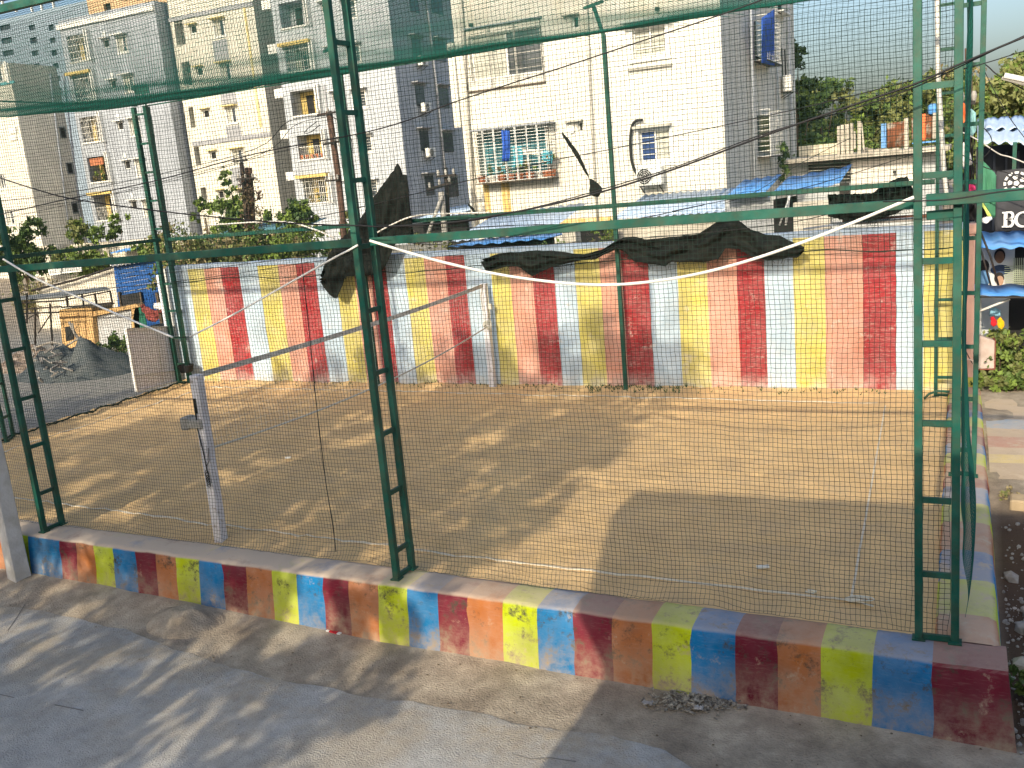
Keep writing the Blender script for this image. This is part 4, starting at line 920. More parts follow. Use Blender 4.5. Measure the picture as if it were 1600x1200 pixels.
for px, py in ((670, 0),): mb.tube([P(664, 0, X=Xs)+Vector((.1, 0, 0))-gc.c, P(682, 150, X=Xs)+Vector((.1, 0, 0))-gc.c, P(700, 330, X=Xs)+Vector((.1, 0, 0))-gc.c], .09, 6)
mb.build('drain_pipe', BAND, gc.t, True)
for i, (px, py) in enumerate(((419, 8), (429, 77), (439, 146), (448, 210), (457, 275))): 
    q = P(px, py, Y=Y3b+1.5); gc.child('service_box', MB().box((0, 0, 0), (.75, .5, .6)), WFRAME, loc=q)
# cream building at the left edge, its right side in shade
Yab = 51.7
gd = Building('white_corner_building', 'off white building with a blue-grey shaded side at the left edge', P(-160, 150, Y=Yab).x, P(22, 150, Y=Yab).x, Yab, 56-.02, -.3, P(12, 98, Y=Yab).z, WHITEW, group='apartment blocks behind the court')
gd.op(4, 283, 13, 22, 'win', .15, shade=0); gd.op(16, 340, 17, 22, 'win', .15, shade=0, pl=SHUT); gd.op(-4, 115, 20, 26, 'win', .15)
gd.finish()
for (a, b_, c, d) in ((15, 199, 27, 208), (16, 212, 27, 219)): gd.add_box('vent_grille', a, b_, c, d, WFRAME, .1)
gd.add_box('parapet_cap', 0, 128, 24, 132, mat('teal_trim', (.10, .28, .30), .8), .1); gd.add_box('corner_trim', 10, 96, 14, 130, WFRAME, .15)
for pts, r in (([(78, 115), (92, 230), (113, 400)], .07), ([(99, 115), (112, 220), (132, 390)], .07)):
    mb = MB(); mb.tube([P(a_, b_, X=gd.x1+.1)-gd.c for a_, b_ in pts], r, 6); mb.build('drain_pipe', GREYW, gd.t, True)
for px, py in ((98, 207), (109, 263), (117, 325)):
    gd.child('window', MB().box((0, 0, 0), (.08, .55, .9)), mat('dim_frame', (.2, .22, .22), .8), loc=P(px, py, X=gd.x1+.02)); gd.child('window', MB().box((0, 0, 0), (.08, .4, .7)), DARK, loc=P(px, py, X=gd.x1+.05))
# tall slate building far behind, upper left
Yt = 92.0
ge = Building('slate_tower_building', 'tall slate blue building with ribbon windows behind the others in the upper left corner', P(-260, 60, Y=Yt).x, P(205, 60, Y=Yt).x, Yt, 110, -.3, P(40, 22, Y=Yt).z, BLUEGREY, group='apartment blocks behind the court')
for i in range(6):
    for j, (px, w_) in enumerate(((8, 24), (50, 14), (80, 12), (-30, 24))): ge.op(px+i*2.5, 43+i*20, w_, 8, 'dark', .3, bm=GLASS)
ge.finish()
ge.add_box('ribbon_glazing', -260, 2, 130, 19, mat('ribbon_glass', (.03, .035, .04), .2, .2, 1), 1.0, Y=Yt+3); ge.add_box('roof_slab', -260, -20, 160, 1, mat('roof_slab_white', (.55, .54, .55), .8), 4.0, Y=Yt+3)
for px in (6, 25, 50, 66, 85): ge.add_box('mullion', px, 2, px+1.6, 19, WFRAME, .3, Y=Yt+1.9)
pe = Building('peach_rooftop_building', 'peach coloured building with an arched window peeping over the grey block roof', P(136, 5, Y=80).x, P(262, 5, Y=80).x, 80, 88, -.3, P(200, -90, Y=80).z, PEACHW, group='apartment blocks behind the court')
pe.op(168, 12, 14, 12, 'dark', .3); pe.op(205, -6, 30, 10, 'dark', .3); pe.finish()

# ------------------------------------------------------------------ corrugated roofs, sheds and walls behind the striped wall
def corrugated(name, a, b_, c, d, m_, parent=None, pitch=.16, amp=.022, nv=2, thick=.004):
    """a-b front edge, d-c back edge; waves run from front to back"""
    a, b_, c, d = map(Vector, (a, b_, c, d)); n = max(8, int((b_-a).length/pitch*6)); nrm = (b_-a).cross(d-a).normalized()
    def fn(u, v): p = a.lerp(b_, u).lerp(d.lerp(c, u), v); return p+nrm*amp*math.sin(u*(b_-a).length/pitch*2*math.pi)+Vector((0, 0, .012*n1(p.x*2, p.y*2)))
    return sheet(name, fn, n, nv, m_, parent, thick=thick)
def roof_thing(name, pxl, pxr, yf, yb, zrise, Y, depth, m_, label, pitch=.2, cat='roof'):
    a = P(pxl, yf, Y=Y); b_ = P(pxr, yb, Y=Y); d = a+Vector((.0, depth, zrise)); c = b_+Vector((0, depth, zrise))
    o = corrugated(name, a, b_, c, d, m_, pitch=pitch); tag(o, label, cat); return a, b_
def wall_thing(name, pxl, pxr, pyt_l, pyt_r, Y, z0, depth, m_, label, cat='wall'):
    a = P(pxl, pyt_l, Y=Y); b_ = P(pxr, pyt_r, Y=Y); mb = MB(); c = Vector(((a.x+b_.x)/2, Y, z0))
    mb.prism([Vector((a.x, Y, z0))-c, Vector((b_.x, Y, z0))-c, Vector((b_.x, Y, b_.z))-c, Vector((a.x, Y, a.z))-c], (0, depth, 0)); return tag(mb.build(name, m_, loc=c, bevel=.01), label, cat)
DIRTYW = mat('dirty_white_wall', (.62, .58, .48), .9, .12, 1.2, (.34, .30, .24), .7, 1.3, .3, 12)
roof_thing('tin_roof', 955, 1132, 343, 331, .5, 25.5, 3.2, PALESHEET, 'pale corrugated lean-to roof against the foot of the cream building', .22)
wall_thing('rendered_wall', 905, 1124, 352, 338, 25.8, -.3, .15, DIRTYW, 'dirty white rendered wall under the pale lean-to roof')
roof_thing('tin_roof', 1131, 1196, 310, 300, .35, 25.0, 2.5, BLUESHEET, 'small bright blue roof sheet beside the cream building corner', .3)
wall_thing('rendered_wall', 1132, 1212, 312, 304, 25.6, -.3, .2, mat('grey_wall', (.40, .42, .43), .9, .1, 1), 'grey shaded wall below the small blue roof sheet')
roof_thing('tarpaulin_roof', 1200, 1312, 308, 287, .35, 24.0, 3.0, BLUESHEET, 'bright blue tarpaulin roof left of the dark sagging cloth', .5)
wall_thing('dark_infill_sheet', 1208, 1244, 312, 306, 25.0, -.3, .2, DARK, 'dark sheet for the shaded interior under the blue tarpaulin', 'shop front')  # near-black sheet, the shade of the interior put into its colour
wall_thing('block_wall', 1239, 1297, 317, 312, 24.2, -.3, .25, DIRTYW, 'cream block wall between the blue tarpaulin and the dark cloth')
strung('prop_pole', [P(1233, 306, Y=23.8), P(1228, 352, Y=23.8)], .03, WFRAME, 'white prop pole under the blue tarpaulin', 'pole'); strung('prop_pole', [P(1232, 312, Y=23.7), P(1218, 352, Y=23.7)], .02, WFRAME, 'thin slanting white prop under the blue tarpaulin', 'pole')
roof_thing('tin_roof', 699, 856, 386, 373, .0, 22.0, 2.4, BLUESHEET, 'bright blue roof edge just above the striped wall, left of the draped cloth', .4)
roof_thing('tin_roof', 704, 862, 378, 360, .55, 23.5, 3.0, PALESHEET, 'pale grey roof sheets above the bright blue roof edge', .3)
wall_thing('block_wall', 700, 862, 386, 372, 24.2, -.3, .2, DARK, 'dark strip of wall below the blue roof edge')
wall_thing('gate_pillar', 877, 898, 353, 351, 23, -.3, .4, DIRTYW, 'dirty white pillar left of the dark gap under the near beam', 'pillar')
wall_thing('dark_infill_sheet', 898, 962, 353, 350, 25.2, -.3, .1, DARK, 'dark sheet for the shaded gap between the pillar and the lean-to wall', 'shop front')  # solid sheet coloured near black in place of a shaded void
roof_thing('tin_roof', 638, 722, 347, 333, .3, 30.0, 3.2, PALESHEET, 'pale blue roof at the foot of the grey block left of the cream building', .3)
wall_thing('dark_infill_sheet', 642, 728, 350, 340, 31.0, -.3, .2, DARK, 'dark sheet for the shade under the pale blue roof by the twin utility poles', 'shop front')  # shade below the roof painted as a near-black sheet
roof_thing('tin_roof', 322, 450, 372, 363, .4, 34.0, 3.0, mat('teal_sheet', (.12, .28, .32), .6, .15, 2), 'dull teal roof behind the hedge on the left', .3)
wall_thing('dark_infill_sheet', 330, 452, 372, 364, 35.0, -.3, .2, mat('dim_shop', (.09, .09, .085), .9, .5, 1), 'dim shop front under the dull teal roof', 'shop front')
wall_thing('block_wall', 590, 700, 385, 378, 26, -.3, .2, mat('mid_grey_wall', (.22, .22, .2), .9, .3, 1), 'grey wall behind the torn cloth and the wall top')
wall_thing('block_wall', 60, 330, 385, 366, 34, -.3, .2, DIRTYW, 'long pale compound wall behind the trees on the left')
roof_thing('tin_roof', 170, 210, 396, 391, .3, 33.0, 2.5, BLUESHEET, 'small blue roof in the trees on the left', .3)

# flat-roofed ruin at the right with concrete uprights
Yr = 40.0; za = 4.12
ru = empty('flat_roofed_house', (-3.9, Yr, 0), label='single-storey flat-roofed house with broken concrete uprights on its roof, right background', cat='house')
def rp(px, py, Y=Yr): return P(px, py, Y=Y)-ru.location
def rbox(name, px0, py0, px1, py1, m_, d, Y=Yr, y_off=0):
    a = rp(px0, (py0+py1)/2, Y); b_ = rp(px1, (py0+py1)/2, Y); c = rp((px0+px1)/2, py0, Y); e = rp((px0+px1)/2, py1, Y)
    return MB().box(((a.x+b_.x)/2, a.y+d/2+y_off, (c.z+e.z)/2), (abs(b_.x-a.x), d, abs(c.z-e.z))).build(name, m_, ru)
SLAB = mat('slab_concrete', (.42, .39, .33), .95, .2, 1.5, (.25, .22, .18), .6, 2, .3, 12)
a = rp(1242, 250); mb = MB(); mb.box((.3, 3.6, 4.02), (6.4, 9.2, .16)); mb.build('roof_slab', SLAB, ru)
mb = MB(); mb.box((.35, 3.8, 1.8), (5.6, 7.6, 4.2)); mb.build('wall', mat('grey_wall', (.40, .42, .43)), ru)
rbox('white_front', 1330, 247, 1432, 322, mat('old_white_wall', (.66, .63, .58), .9, .1, 1, (.48, .45, .4), .5, 1), .1, Yr-.15)
rbox('dark_window', 1263, 255, 1328, 284, DARK, .1, Yr-.2); rbox('door', 1312, 286, 1327, 312, IRON, .06, Yr-.25)
mb = MB()
for i in range(6): a = rp(1263, 257+i*5, Yr-.3); b_ = rp(1328, 254+i*5, Yr-.3); mb.bar(a, b_, .02)
mb.build('window_grille', mat('dull_grille', (.35, .34, .30)), ru)
for (px0, py0, px1, py1) in ((1308, 197, 1313, 242), (1314, 195, 1319.5, 243), (1321, 194, 1326.5, 243), (1328, 192, 1333, 241), (1334, 205, 1337, 232)):
    rbox('concrete_upright', px0, py0, px1, py1, SLAB, .2, Yr+1.0)
rbox('concrete_upright', 1340, 189, 1345, 244, SLAB, .2, Yr+.3)
mb = MB(); mb.bar(rp(1346, 192, Yr+.3), rp(1350, 234, Yr+.3), .06); mb.build('leaning_bar', SLAB, ru)
rbox('parapet', 1248, 226, 1312, 243, mat('pale_parapet', (.60, .55, .42), .9, .15, 1), .25, Yr+4)
mb = MB()
for i in range(40): mb.box(rp(random.uniform(1345, 1425), 237+random.uniform(-2, 2), Yr+1.5), (random.uniform(.1, .5), .2, random.uniform(.05, .25)), random.uniform(0, 3))
mb.build('rubble', SLAB, ru)
mb = MB(); mb.box((1.6, -.35, 3.3), (.12, .12, .1)); mb.build('wall_vent', IRON, ru)
a, b_ = P(1385, 203, Y=Yr+2), P(1420, 188, Y=Yr+2)
o = corrugated('rusty_fence_sheet', P(1386, 232, Y=Yr+2), P(1418, 230, Y=Yr+2), P(1418, 188, Y=Yr+2), P(1386, 193, Y=Yr+2), RUST, pitch=.2); tag(o, 'rusty corrugated fence panel right of the blue door panel on the flat roof', 'fence panel', 'rusty fence panels on the flat roof')
o = corrugated('rusty_fence_sheet', P(1424, 219, Y=Yr+2), P(1466, 216, Y=Yr+2), P(1466, 176, Y=Yr+2), P(1424, 184, Y=Yr+2), RUST, pitch=.2); tag(o, 'rusty corrugated fence panel with an orange strip seen through the near right tower', 'fence panel', 'rusty fence panels on the flat roof')
def upright(name, px0, py0, px1, py1, Y, d, m_, label, cat):
    a = P((px0+px1)/2, py0, Y=Y); b_ = P((px0+px1)/2, py1, Y=Y); w_ = abs(P(px1, py0, Y=Y).x-P(px0, py0, Y=Y).x)
    mb = MB(); mb.box((0, 0, (a.z-b_.z)/2), (w_, d, a.z-b_.z)); return tag(mb.build(name, m_, loc=((a.x+b_.x)/2, Y, b_.z), bevel=.01), label, cat)
upright('blue_door', 1377, 193, 1385, 232, Yr+1.8, .3, BLUESHEET, 'upright blue panel at the left end of the rusty fence', 'door')
upright('concrete_post', 1413, 184, 1420, 236, Yr+1.6, .2, SLAB, 'grey concrete post at the right end of the first rusty panel', 'post')
upright('orange_board', 1441, 178, 1447, 219, Yr+1.8, .05, mat('orange_paint', (.75, .16, .05), .7, .15, 4), 'narrow orange panel fixed on the rusty fence', 'board')
upright('pale_sheet', 1457, 176, 1464, 217, Yr+1.7, .05, SLAB, 'narrow grey sheet beside the orange panel', 'panel')
bl = P(1458, 170, Y=Yr+2); mb = MB(); mb.tube([(0, 0, -.2), (0, 0, -.15), (0, 0, .12), (0, 0, .2)], [.17, .19, .19, .09], 12); tag(mb.build('water_drum', BLUESHEET, loc=bl, smooth=True), 'blue drum on top of the rusty fence', 'drum')
tb = empty('work_table', P(1447, 222, Y=Yr+.6), label='blue topped table with black legs seen through the near right tower', cat='table')
mb = MB(); mb.box((0, 0, 0), (.95, .7, .05)); mb.build('tabletop', BLUESHEET, tb)
for sx_ in (-.3, .35):
    mb = MB(); mb.box((sx_, 0, -.6), (.06, .06, 1.15)); mb.build('leg', IRON, tb)
# scrap pieces on top of the striped wall at the right
strung('roof_rail', [P(1255, 358, Y=18.05), P(1330, 347, Y=18.05), P(1440, 340, Y=18.05)], .02, mat('steel_grey', (.25, .28, .33), .5), 'long thin steel rod lying along the wall top, right part', 'rod')
o = tag(MB().box((0, 0, 0), (1.75, .22, .05)).build('old_plank', mat('red_brown_wood', (.22, .09, .055), .8, .3, 5), loc=P(1398, 340, Y=18.3), rz=.03), 'red-brown plank lying on the wall top beside the near right tower', 'plank')
o = tag(MB().box((0, 0, 0), (2.1, .3, .04)).build('old_plank', mat('grey_wood', (.30, .27, .24), .9, .3, 4), loc=P(1395, 345, Y=18.2), rz=-.02), 'grey weathered board under the red-brown plank on the wall top', 'plank')

# ------------------------------------------------------------------ shops and clutter on the right
sh = empty('tin_shed', (1.6, 21.5, 0), label='dark corrugated shed with a wavy pale blue tin roof, upper right', cat='shed')
o = corrugated('roof_sheet', P(1527, 222, Y=21.6)-sh.location, P(1680, 228, Y=20.6)-sh.location, P(1680, 178, Y=25)-sh.location, P(1527, 186, Y=25)-sh.location, PALESHEET, sh, .26, .035, 8)
o = corrugated('roof_sheet', P(1540, 205, Y=23)-sh.location+Vector((0, 0, .05)), P(1680, 207, Y=22.4)-sh.location+Vector((0, 0, .05)), P(1680, 176, Y=25.3)-sh.location, P(1540, 186, Y=25.3)-sh.location, PALESHEET, sh, .26, .035, 6)
mb = MB(); mb.box((.6, 1.2, 2.1), (3.85, .1, 4.1)); mb.build('back_wall', mat('dark_sheet', (.03, .035, .045), .7, .3, 2), sh)
mb = MB()
for i in range(16): mb.box((-1.2+i*.22, 1.1, 3.2), (.04, .06, 1.6))
mb.build('wall_rib', mat('dark_rib', (.05, .06, .08), .6), sh)
mb = MB(); mb.bar(P(1586, 222, Y=21)-sh.location, P(1584, 275, Y=21)-sh.location, .07); mb.build('post', GREEN, sh)
mb = MB(); mb.bar(P(1530, 278, Y=21.3)-sh.location, P(1690, 262, Y=21.3)-sh.location, .05); mb.build('front_rail', mat('old_steel', (.35, .34, .32), .6), sh)
# banner
BANY = 20.2
p0, p1, p2 = P(1557, 268, Y=BANY), P(1557, 362, Y=BANY), P(1700, 255, Y=BANY)
bn = empty('shop_banner', ((p0.x+p2.x)/2, BANY, p1.z), label='dark grey banner with a white football and the letters BO at the right edge', cat='banner')
bw_, bh = p2.x-p0.x, p0.z-p1.z
def fnban(u, v): return Vector((-bw_/2+bw_*u, .02*math.sin(u*9)+.015*math.sin(v*7+u*3), bh*v+.02*math.sin(u*6)*v))
sheet('cloth_panel', fnban, 24, 10, mat('banner_grey', (.045, .046, .052), .8, .2, 3), bn, thick=.008)
BW = mat('banner_white', (.72, .72, .70), .8, .05, 5, bump=0)
def text(s, size, loc, parent, m_, font_scale=1.0, bold=.0, ext=.004):
    cu = bpy.data.curves.new('t', 'FONT'); cu.body = s; cu.size = size; cu.extrude = ext; cu.offset = bold; cu.align_x = 'LEFT'
    to = bpy.data.objects.new('t', cu); COL.objects.link(to); dg = bpy.context.evaluated_depsgraph_get(); me = bpy.data.meshes.new_from_object(to.evaluated_get(dg)); bpy.data.objects.remove(to)
    for v in me.vertices: v.co = Vector((v.co.x*font_scale, 0 if v.co.z < 0 else -.008, v.co.y)) if False else Vector((v.co.x*font_scale, -v.co.z, v.co.y))
    me.materials.clear(); me.materials.append(m_); o = link('lettering', me, parent, loc); return o
def ban(px, py, dy=-.05): q = P(px, py, Y=BANY)-bn.location; return Vector((q.x, dy, q.z))
sB = abs(ban(1566, 333).z-ban(1566, 354).z)/.72
# slab-serif capitals built from strokes
def serif_B(o, h):
    mb = MB(); w_ = h*.62; t = h*.17
    mb.box((w_*.28, 0, h/2), (t*1.25, .012, h))
    for z in (.045*h, .955*h, ): mb.box((w_*.28, 0, z), (t*2.4, .0125, .09*h))
    for (zc, r) in ((h*.26, h*.26), (h*.755, h*.245)):
        pts = [(w_*.3, zc-r), (w_*.62, zc-r)]+[(w_*.62+r*.85*math.sin(a), zc-r*math.cos(a)) for a in np.linspace(.25, 2.9, 9)]+[(w_*.62, zc+r), (w_*.3, zc+r)]
        k = .10*h
        for (a_, b_) in zip(pts[:-1], pts[1:]):
            wd = .17*h if max(a_[0], b_[0]) > w_*.75 else .09*h
            mb.bar((a_[0], -.002, a_[1]), (b_[0], -.002, b_[1]), .012, wd, up=(0, 1, 0)) if False else mb.bar((a_[0], -.001, a_[1]*.94+h*.03), (b_[0], -.001, b_[1]*.94+h*.03), wd, .011, up=(0, 1, 0))
    q = mb.build('letter_b', BW, bn); q.location = o
def letter_O(o, h):
    mb = MB(); pts = [(h*.42*math.sin(a), h*.5-h*.46*math.cos(a)) for a in np.linspace(0, 6.283, 25)]
    for a_, b_ in zip(pts[:-1], pts[1:]):
        wd = h*(.10+.10*abs(math.sin(math.atan2(a_[0], a_[1]-h*.5)))); mb.bar((a_[0], 0, a_[1]), (b_[0], 0, b_[1]), wd, .011, up=(0, 1, 0))
    q = mb.build('letter_o', BW, bn); q.location = o
hB = abs(ban(1570, 331).z-ban(1570, 355).z)
serif_B(ban(1566, 355), hB); letter_O(ban(1598, 354.5), hB)
text('JETAPIA Z', .085, ban(1568, 309), bn, BW, 1.1, .002)
mb = MB(); c = ban(1588, 286); rr = .215
for a in np.linspace(0, 6.283, 13)[:-1]:
    for (r0, r1, da) in ((.80, 1.0, .36),):
        p = [c+Vector((rr*r_*math.cos(a+d_), 0, rr*r_*math.sin(a+d_))) for r_, d_ in ((r0, -.17), (r1, -.17), (r1, .17), (r0, .17))]; mb.prism(p, (0, .008, 0))
for a in np.linspace(.5, 6.783, 6)[:-1]:
    p = [c+Vector((rr*.62*math.cos(a+d_)*k, 0, rr*.62*math.sin(a+d_)*k)) for k, d_ in ((.55, -.3), (1, -.36), (1.12, 0), (1, .36), (.55, .3))]; mb.prism(p, (0, .008, 0))
p = [c+Vector((rr*.24*math.cos(a), 0, rr*.24*math.sin(a))) for a in np.linspace(0, 6.283, 6)[:-1]]; mb.prism(p, (0, .008, 0)); mb.build('football_emblem', BW, bn)
# green cloth left of the banner
cloth('green_tarpaulin', [(1530, 248), (1540, 255), (1552, 268), (1557, 275)], [(1530, 345), (1540, 344), (1552, 340), (1557, 338)], 20.6, 'green tarpaulin hanging left of the dark banner', .05, 14, 10, mat('green_tarp', (.06, .22, .13), .8, .25, 3))
cloth('orange_cloth', [(1497, 162), (1505, 160), (1511, 166)], [(1497, 190), (1505, 194), (1511, 184)], 19.2, 'orange cloth hanging high on the wooden utility pole', .04, 8, 8, mat('orange_paint', (.75, .16, .05)))
cloth('turquoise_cloth', [(1512, 168), (1518, 170), (1525, 176)], [(1512, 212), (1518, 214), (1525, 205)], 19.3, 'pale turquoise cloth beside the orange cloth on the utility pole', .04, 8, 8, mat('pale_turq', (.22, .42, .44), .9, .2, 3))
cloth('white_cloth', [(1498, 225), (1506, 222), (1512, 228), (1519, 252)], [(1498, 256), (1506, 264), (1512, 260), (1519, 256)], 19.0, 'crumpled white cloth hanging on the utility pole below the rungs', .08, 14, 8, mat('white_cloth_m', (.72, .70, .68), .9, .1, 4))
cloth('pink_cloth', [(1508, 288), (1516, 288), (1524, 289)], [(1508, 298), (1516, 299), (1524, 298)], 19.0, 'bright pink cloth behind the near beam', .05, 8, 4, mat('pink_cloth_m', (.62, .05, .17), .9, .2, 4))
cloth('black_clothes', [(1496, 262), (1504, 268), (1514, 300), (1528, 312)], [(1496, 348), (1504, 349), (1514, 346), (1528, 344)], 19.3, 'dark clothes hanging round the utility pole above the pink pillar', .10, 16, 10, BLACKC)
cloth('dark_jacket', [(1528, 315), (1538, 318), (1550, 338)], [(1528, 345), (1538, 350), (1550, 346)], 19.8, 'black jacket with a yellow-green sleeve left of the banner', .08, 12, 8, BLACKC)
cloth('yellow_green_sleeve', [(1532, 316), (1537, 318), (1543, 328), (1549, 336)], [(1532, 318), (1537, 326), (1543, 337), (1549, 341)], 19.6, 'yellow-green sleeve of the hanging jacket', .02, 8, 4, mat('lime_cloth', (.52, .62, .16), .9))
cloth('white_rag', [(1532, 342), (1540, 339), (1550, 338)], [(1532, 346), (1540, 350), (1550, 343)], 19.5, 'small white rag below the hanging jacket', .03, 8, 4, mat('white_cloth_m', (.72, .70, .68)))
roof_thing('shop_awning', 1531, 1700, 389, 384, .16, 18.8, 1.5, BLUESHEET, 'upper bright blue ribbed awning below the banner', .28, 'awning')
roof_thing('shop_awning', 1521, 1700, 463, 464, .04, 18.2, 1.2, BLUESHEET, 'lower bright blue awning sheet above the bush', .5, 'awning')
mb = MB(); mb.bar(P(1521, 464, Y=18.2), P(1700, 465, Y=18.2), .03); tag(mb.build('awning_edge', IRON), 'dark metal edge under the lower blue awning', 'rail')
wall_thing('shop_wall', 1531, 1579, 380, 378, 20.0, -.2, .1, mat('poster_grey', (.52, .55, .56), .8, .1, 3), 'pale grey shop wall between the two blue awnings')
wall_thing('shop_window', 1579, 1700, 380, 372, 20.0, -.2, .1, DARK, 'dark shop window between the two awnings at the right edge', 'window')
mb = MB()
for i in range(16): q = P(1583+i*3, 447, Y=19.9); mb.box((q.x, 19.9, q.z+.25), (.012, .012, .55))
for i in range(12): q = P(1610, 415+i*3.2, Y=19.9); mb.box((q.x, 19.9, q.z), (.85, .012, .012))
tag(mb.build('window_mesh', mat('mesh_pale', (.35, .40, .30), .7)), 'pale wire grille over the dark shop window', 'grille')
po = empty('wall_poster', P(1556, 418, Y=19.95), label='poster with two dark-haired heads between the blue awnings', cat='poster')
SKIN = mat('poster_skin', (.22, .12, .075), .8, .2, 6); SK2 = mat('poster_skin_light', (.40, .25, .17), .8, .2, 6)
mb = MB(); mb.box((0, .01, 0), (.62, .01, .82)); mb.build('paper', mat('poster_paper', (.58, .60, .60), .7, .05, 2), po)
def disc(x, z, rx, rz_, m_, y, nm):
    mb = MB(); p = [Vector((x+rx*math.cos(a), y, z+rz_*math.sin(a))) for a in np.linspace(0, 6.283, 19)[:-1]]; mb.prism(p, (0, .003, 0)); mb.build(nm, m_, po)
disc(.06, .22, .095, .13, BLACKC, -.002, 'printed_hair'); disc(.06, .19, .078, .115, SKIN, -.008, 'printed_face'); disc(.08, -.05, .17, .10, mat('print_navy', (.03, .05, .10), .8), -.005, 'printed_jacket')
disc(.06, -.20, .085, .11, BLACKC, -.012, 'printed_hair'); disc(.07, -.25, .065, .095, SK2, -.018, 'printed_face'); disc(-.2, .02, .09, .14, BLACKC, -.002, 'printed_hair'); disc(-.2, -.2, .11, .16, mat('print_blue', (.10, .22, .40), .8), -.004, 'printed_shirt')
strung('stair_rail', [P(1532, 362, Y=18.3), P(1548, 402, Y=18.3), P(1560, 446, Y=18.3)], .018, IRON, 'upper slanting dark iron bar crossing in front of the poster', 'bar'); strung('stair_rail', [P(1532, 388, Y=18.35), P(1548, 446, Y=18.35)], .016, IRON, 'lower slanting dark iron bar in front of the poster', 'bar')
strung('awning_strut', [P(1531, 486, Y=18.4), P(1578, 467, Y=18.4)], .022, WFRAME, 'white slanting strut under the lower awning', 'strut')
wall_thing('shop_counter', 1521, 1534, 466, 466, 18.9, -.1, .3, WFRAME, 'white counter end behind the pink pillar under the lower awning', 'counter')
wall_thing('dark_infill_sheet', 1532, 1700, 468, 468, 20.4, -.2, .1, DARK, 'dark shop interior under the lower blue awning', 'shop front')
cloth('blue_white_shirt', [(1546, 482), (1555, 480), (1563, 485)], [(1546, 494), (1555, 493), (1563, 494)], 18.9, 'pale blue shirt hanging under the lower awning', .03, 8, 5, mat('pale_blue_cloth', (.25, .50, .66), .9, .2, 4))
cloth('red_cloth', [(1548, 496), (1552, 494), (1557, 500)], [(1548, 507), (1552, 511), (1557, 508)], 18.9, 'small red cloth hanging above the bush', .02, 6, 4, mat('red_cloth_m', (.60, .02, .03), .9))
cloth('yellow_cloth', [(1558, 500), (1563, 495), (1569, 502)], [(1558, 508), (1563, 518), (1569, 510)], 18.9, 'small yellow cloth hanging above the bush', .02, 6, 4, mat('yellow_cloth_m', (.75, .42, .01), .9))
# pink gate pillar and meter box
pk = empty('pink_pillar', ((P(1500, 400, Y=18.05).x+P(1523, 400, Y=18.05).x)/2, 18.2, 0), label='pink painted gate pillar at the right end of the striped wall', cat='pillar')
PINK = mat('pink_paint', (.72, .43, .33), .85, .08, 2, (.45, .30, .24), .5, 2.2, .2)
mb = MB(); mb.box((0, 0, 1.3), (.235, .27, 2.9)); mb.build('shaft', PINK, pk, bevel=.012)
mb = MB(); mb.box((0, 0, 2.84), (.275, .31, .17)); mb.build('cap', PINK, pk, bevel=.012)
mb = MB(); mb.box((0, -.01, .08), (.26, .3, .34)); mb.build('yellow_base', mat('yellow_base_paint', (.60, .55, .12), .85, .2, 3), pk, bevel=.01)
strung('black_cable', curve_px([(1501, 350), (1500, 400), (1498, 470), (1502, 520), (1510, 550), (1522, 572)], 17.9), .008, BLACKC, 'black cable hanging down the pink pillar', 'cable')
strung('conduit', curve_px([(1502, 561), (1516, 562), (1521, 570), (1522, 615)], 17.9), .012, mat('pink_pipe', (.65, .5, .42), .7), 'pale conduit bent down the foot of the pink pillar', 'pipe')
mx_ = empty('meter_box', P(1542, 576, Y=18.5), .12, 'pinkish metal meter box with a sloping top beside the pink pillar', 'meter box')
mb = MB(); mb.prism([(-.17, 0, 0), (.12, 0, 0), (.12, 0, .50), (-.17, 0, .62)], (0, .22, 0)); mb.build('cabinet', mat('meter_box_paint', (.50, .42, .38), .7, .1, 3, (.3, .2, .15), .5, 4), mx_, bevel=.006)
mb = MB(); mb.box((.125, .10, .25), (.02, .24, .54)); mb.box((-.02, .11, -.012), (.31, .24, .02)); mb.build('edge_strip', mat('rust_edge', (.22, .07, .05), .8), mx_)
mb = MB(); mb.bar((-.02, .12, -.8), (-.02, .12, 0), .05); mb.build('post', IRON, mx_)
strung('tower_loop_pipe', [P(1444, 623, Y=17.3), P(1452, 615, Y=17.3), P(1466, 611, Y=17.3), P(1484, 612, Y=17.3)], .022, GREEN, 'bent green pipe lying on the sand at the far right corner', 'pipe')

# ------------------------------------------------------------------ utility poles and cables
WOOD = mat('weathered_wood', (.10, .06, .045), .95, .3, 6, bump=.4)
def upole(name, pts, Y, r, m_, label, arms=(), extra=None):
    q = [P(a_, b_, Y=Y) for a_, b_ in pts]; base = q[-1]; t = empty(name, base, label=label, cat='utility pole', group='utility poles')
    mb = MB(); mb.tube([v-base for v in q], r, 8); mb.build('shaft', m_, t, True)
    for (x0, y0, x1, y1) in arms:
        a_, b_ = P(x0, y0, Y=Y-.15)-base, P(x1, y1, Y=Y-.15)-base; mb = MB(); mb.bar(a_, b_, .09, .07); mb.build('crossarm', IRON, t)
        for f in (.1, .5, .9):
            c = a_.lerp(b_, f); mb = MB(); mb.tube([c, c+Vector((0, 0, .12)), c+Vector((0, 0, .2))], [.03, .05, .03], 6); mb.build('insulator', CONC, t)
    return t
upole('utility_pole', [(514, 174), (520, 215), (528, 270), (536, 345), (540, 420)], 30.5, .12, WOOD, 'dark leaning wooden utility pole left of the middle tower', [(496, 180, 530, 174), (505, 226, 545, 218), (508, 283, 530, 281)])
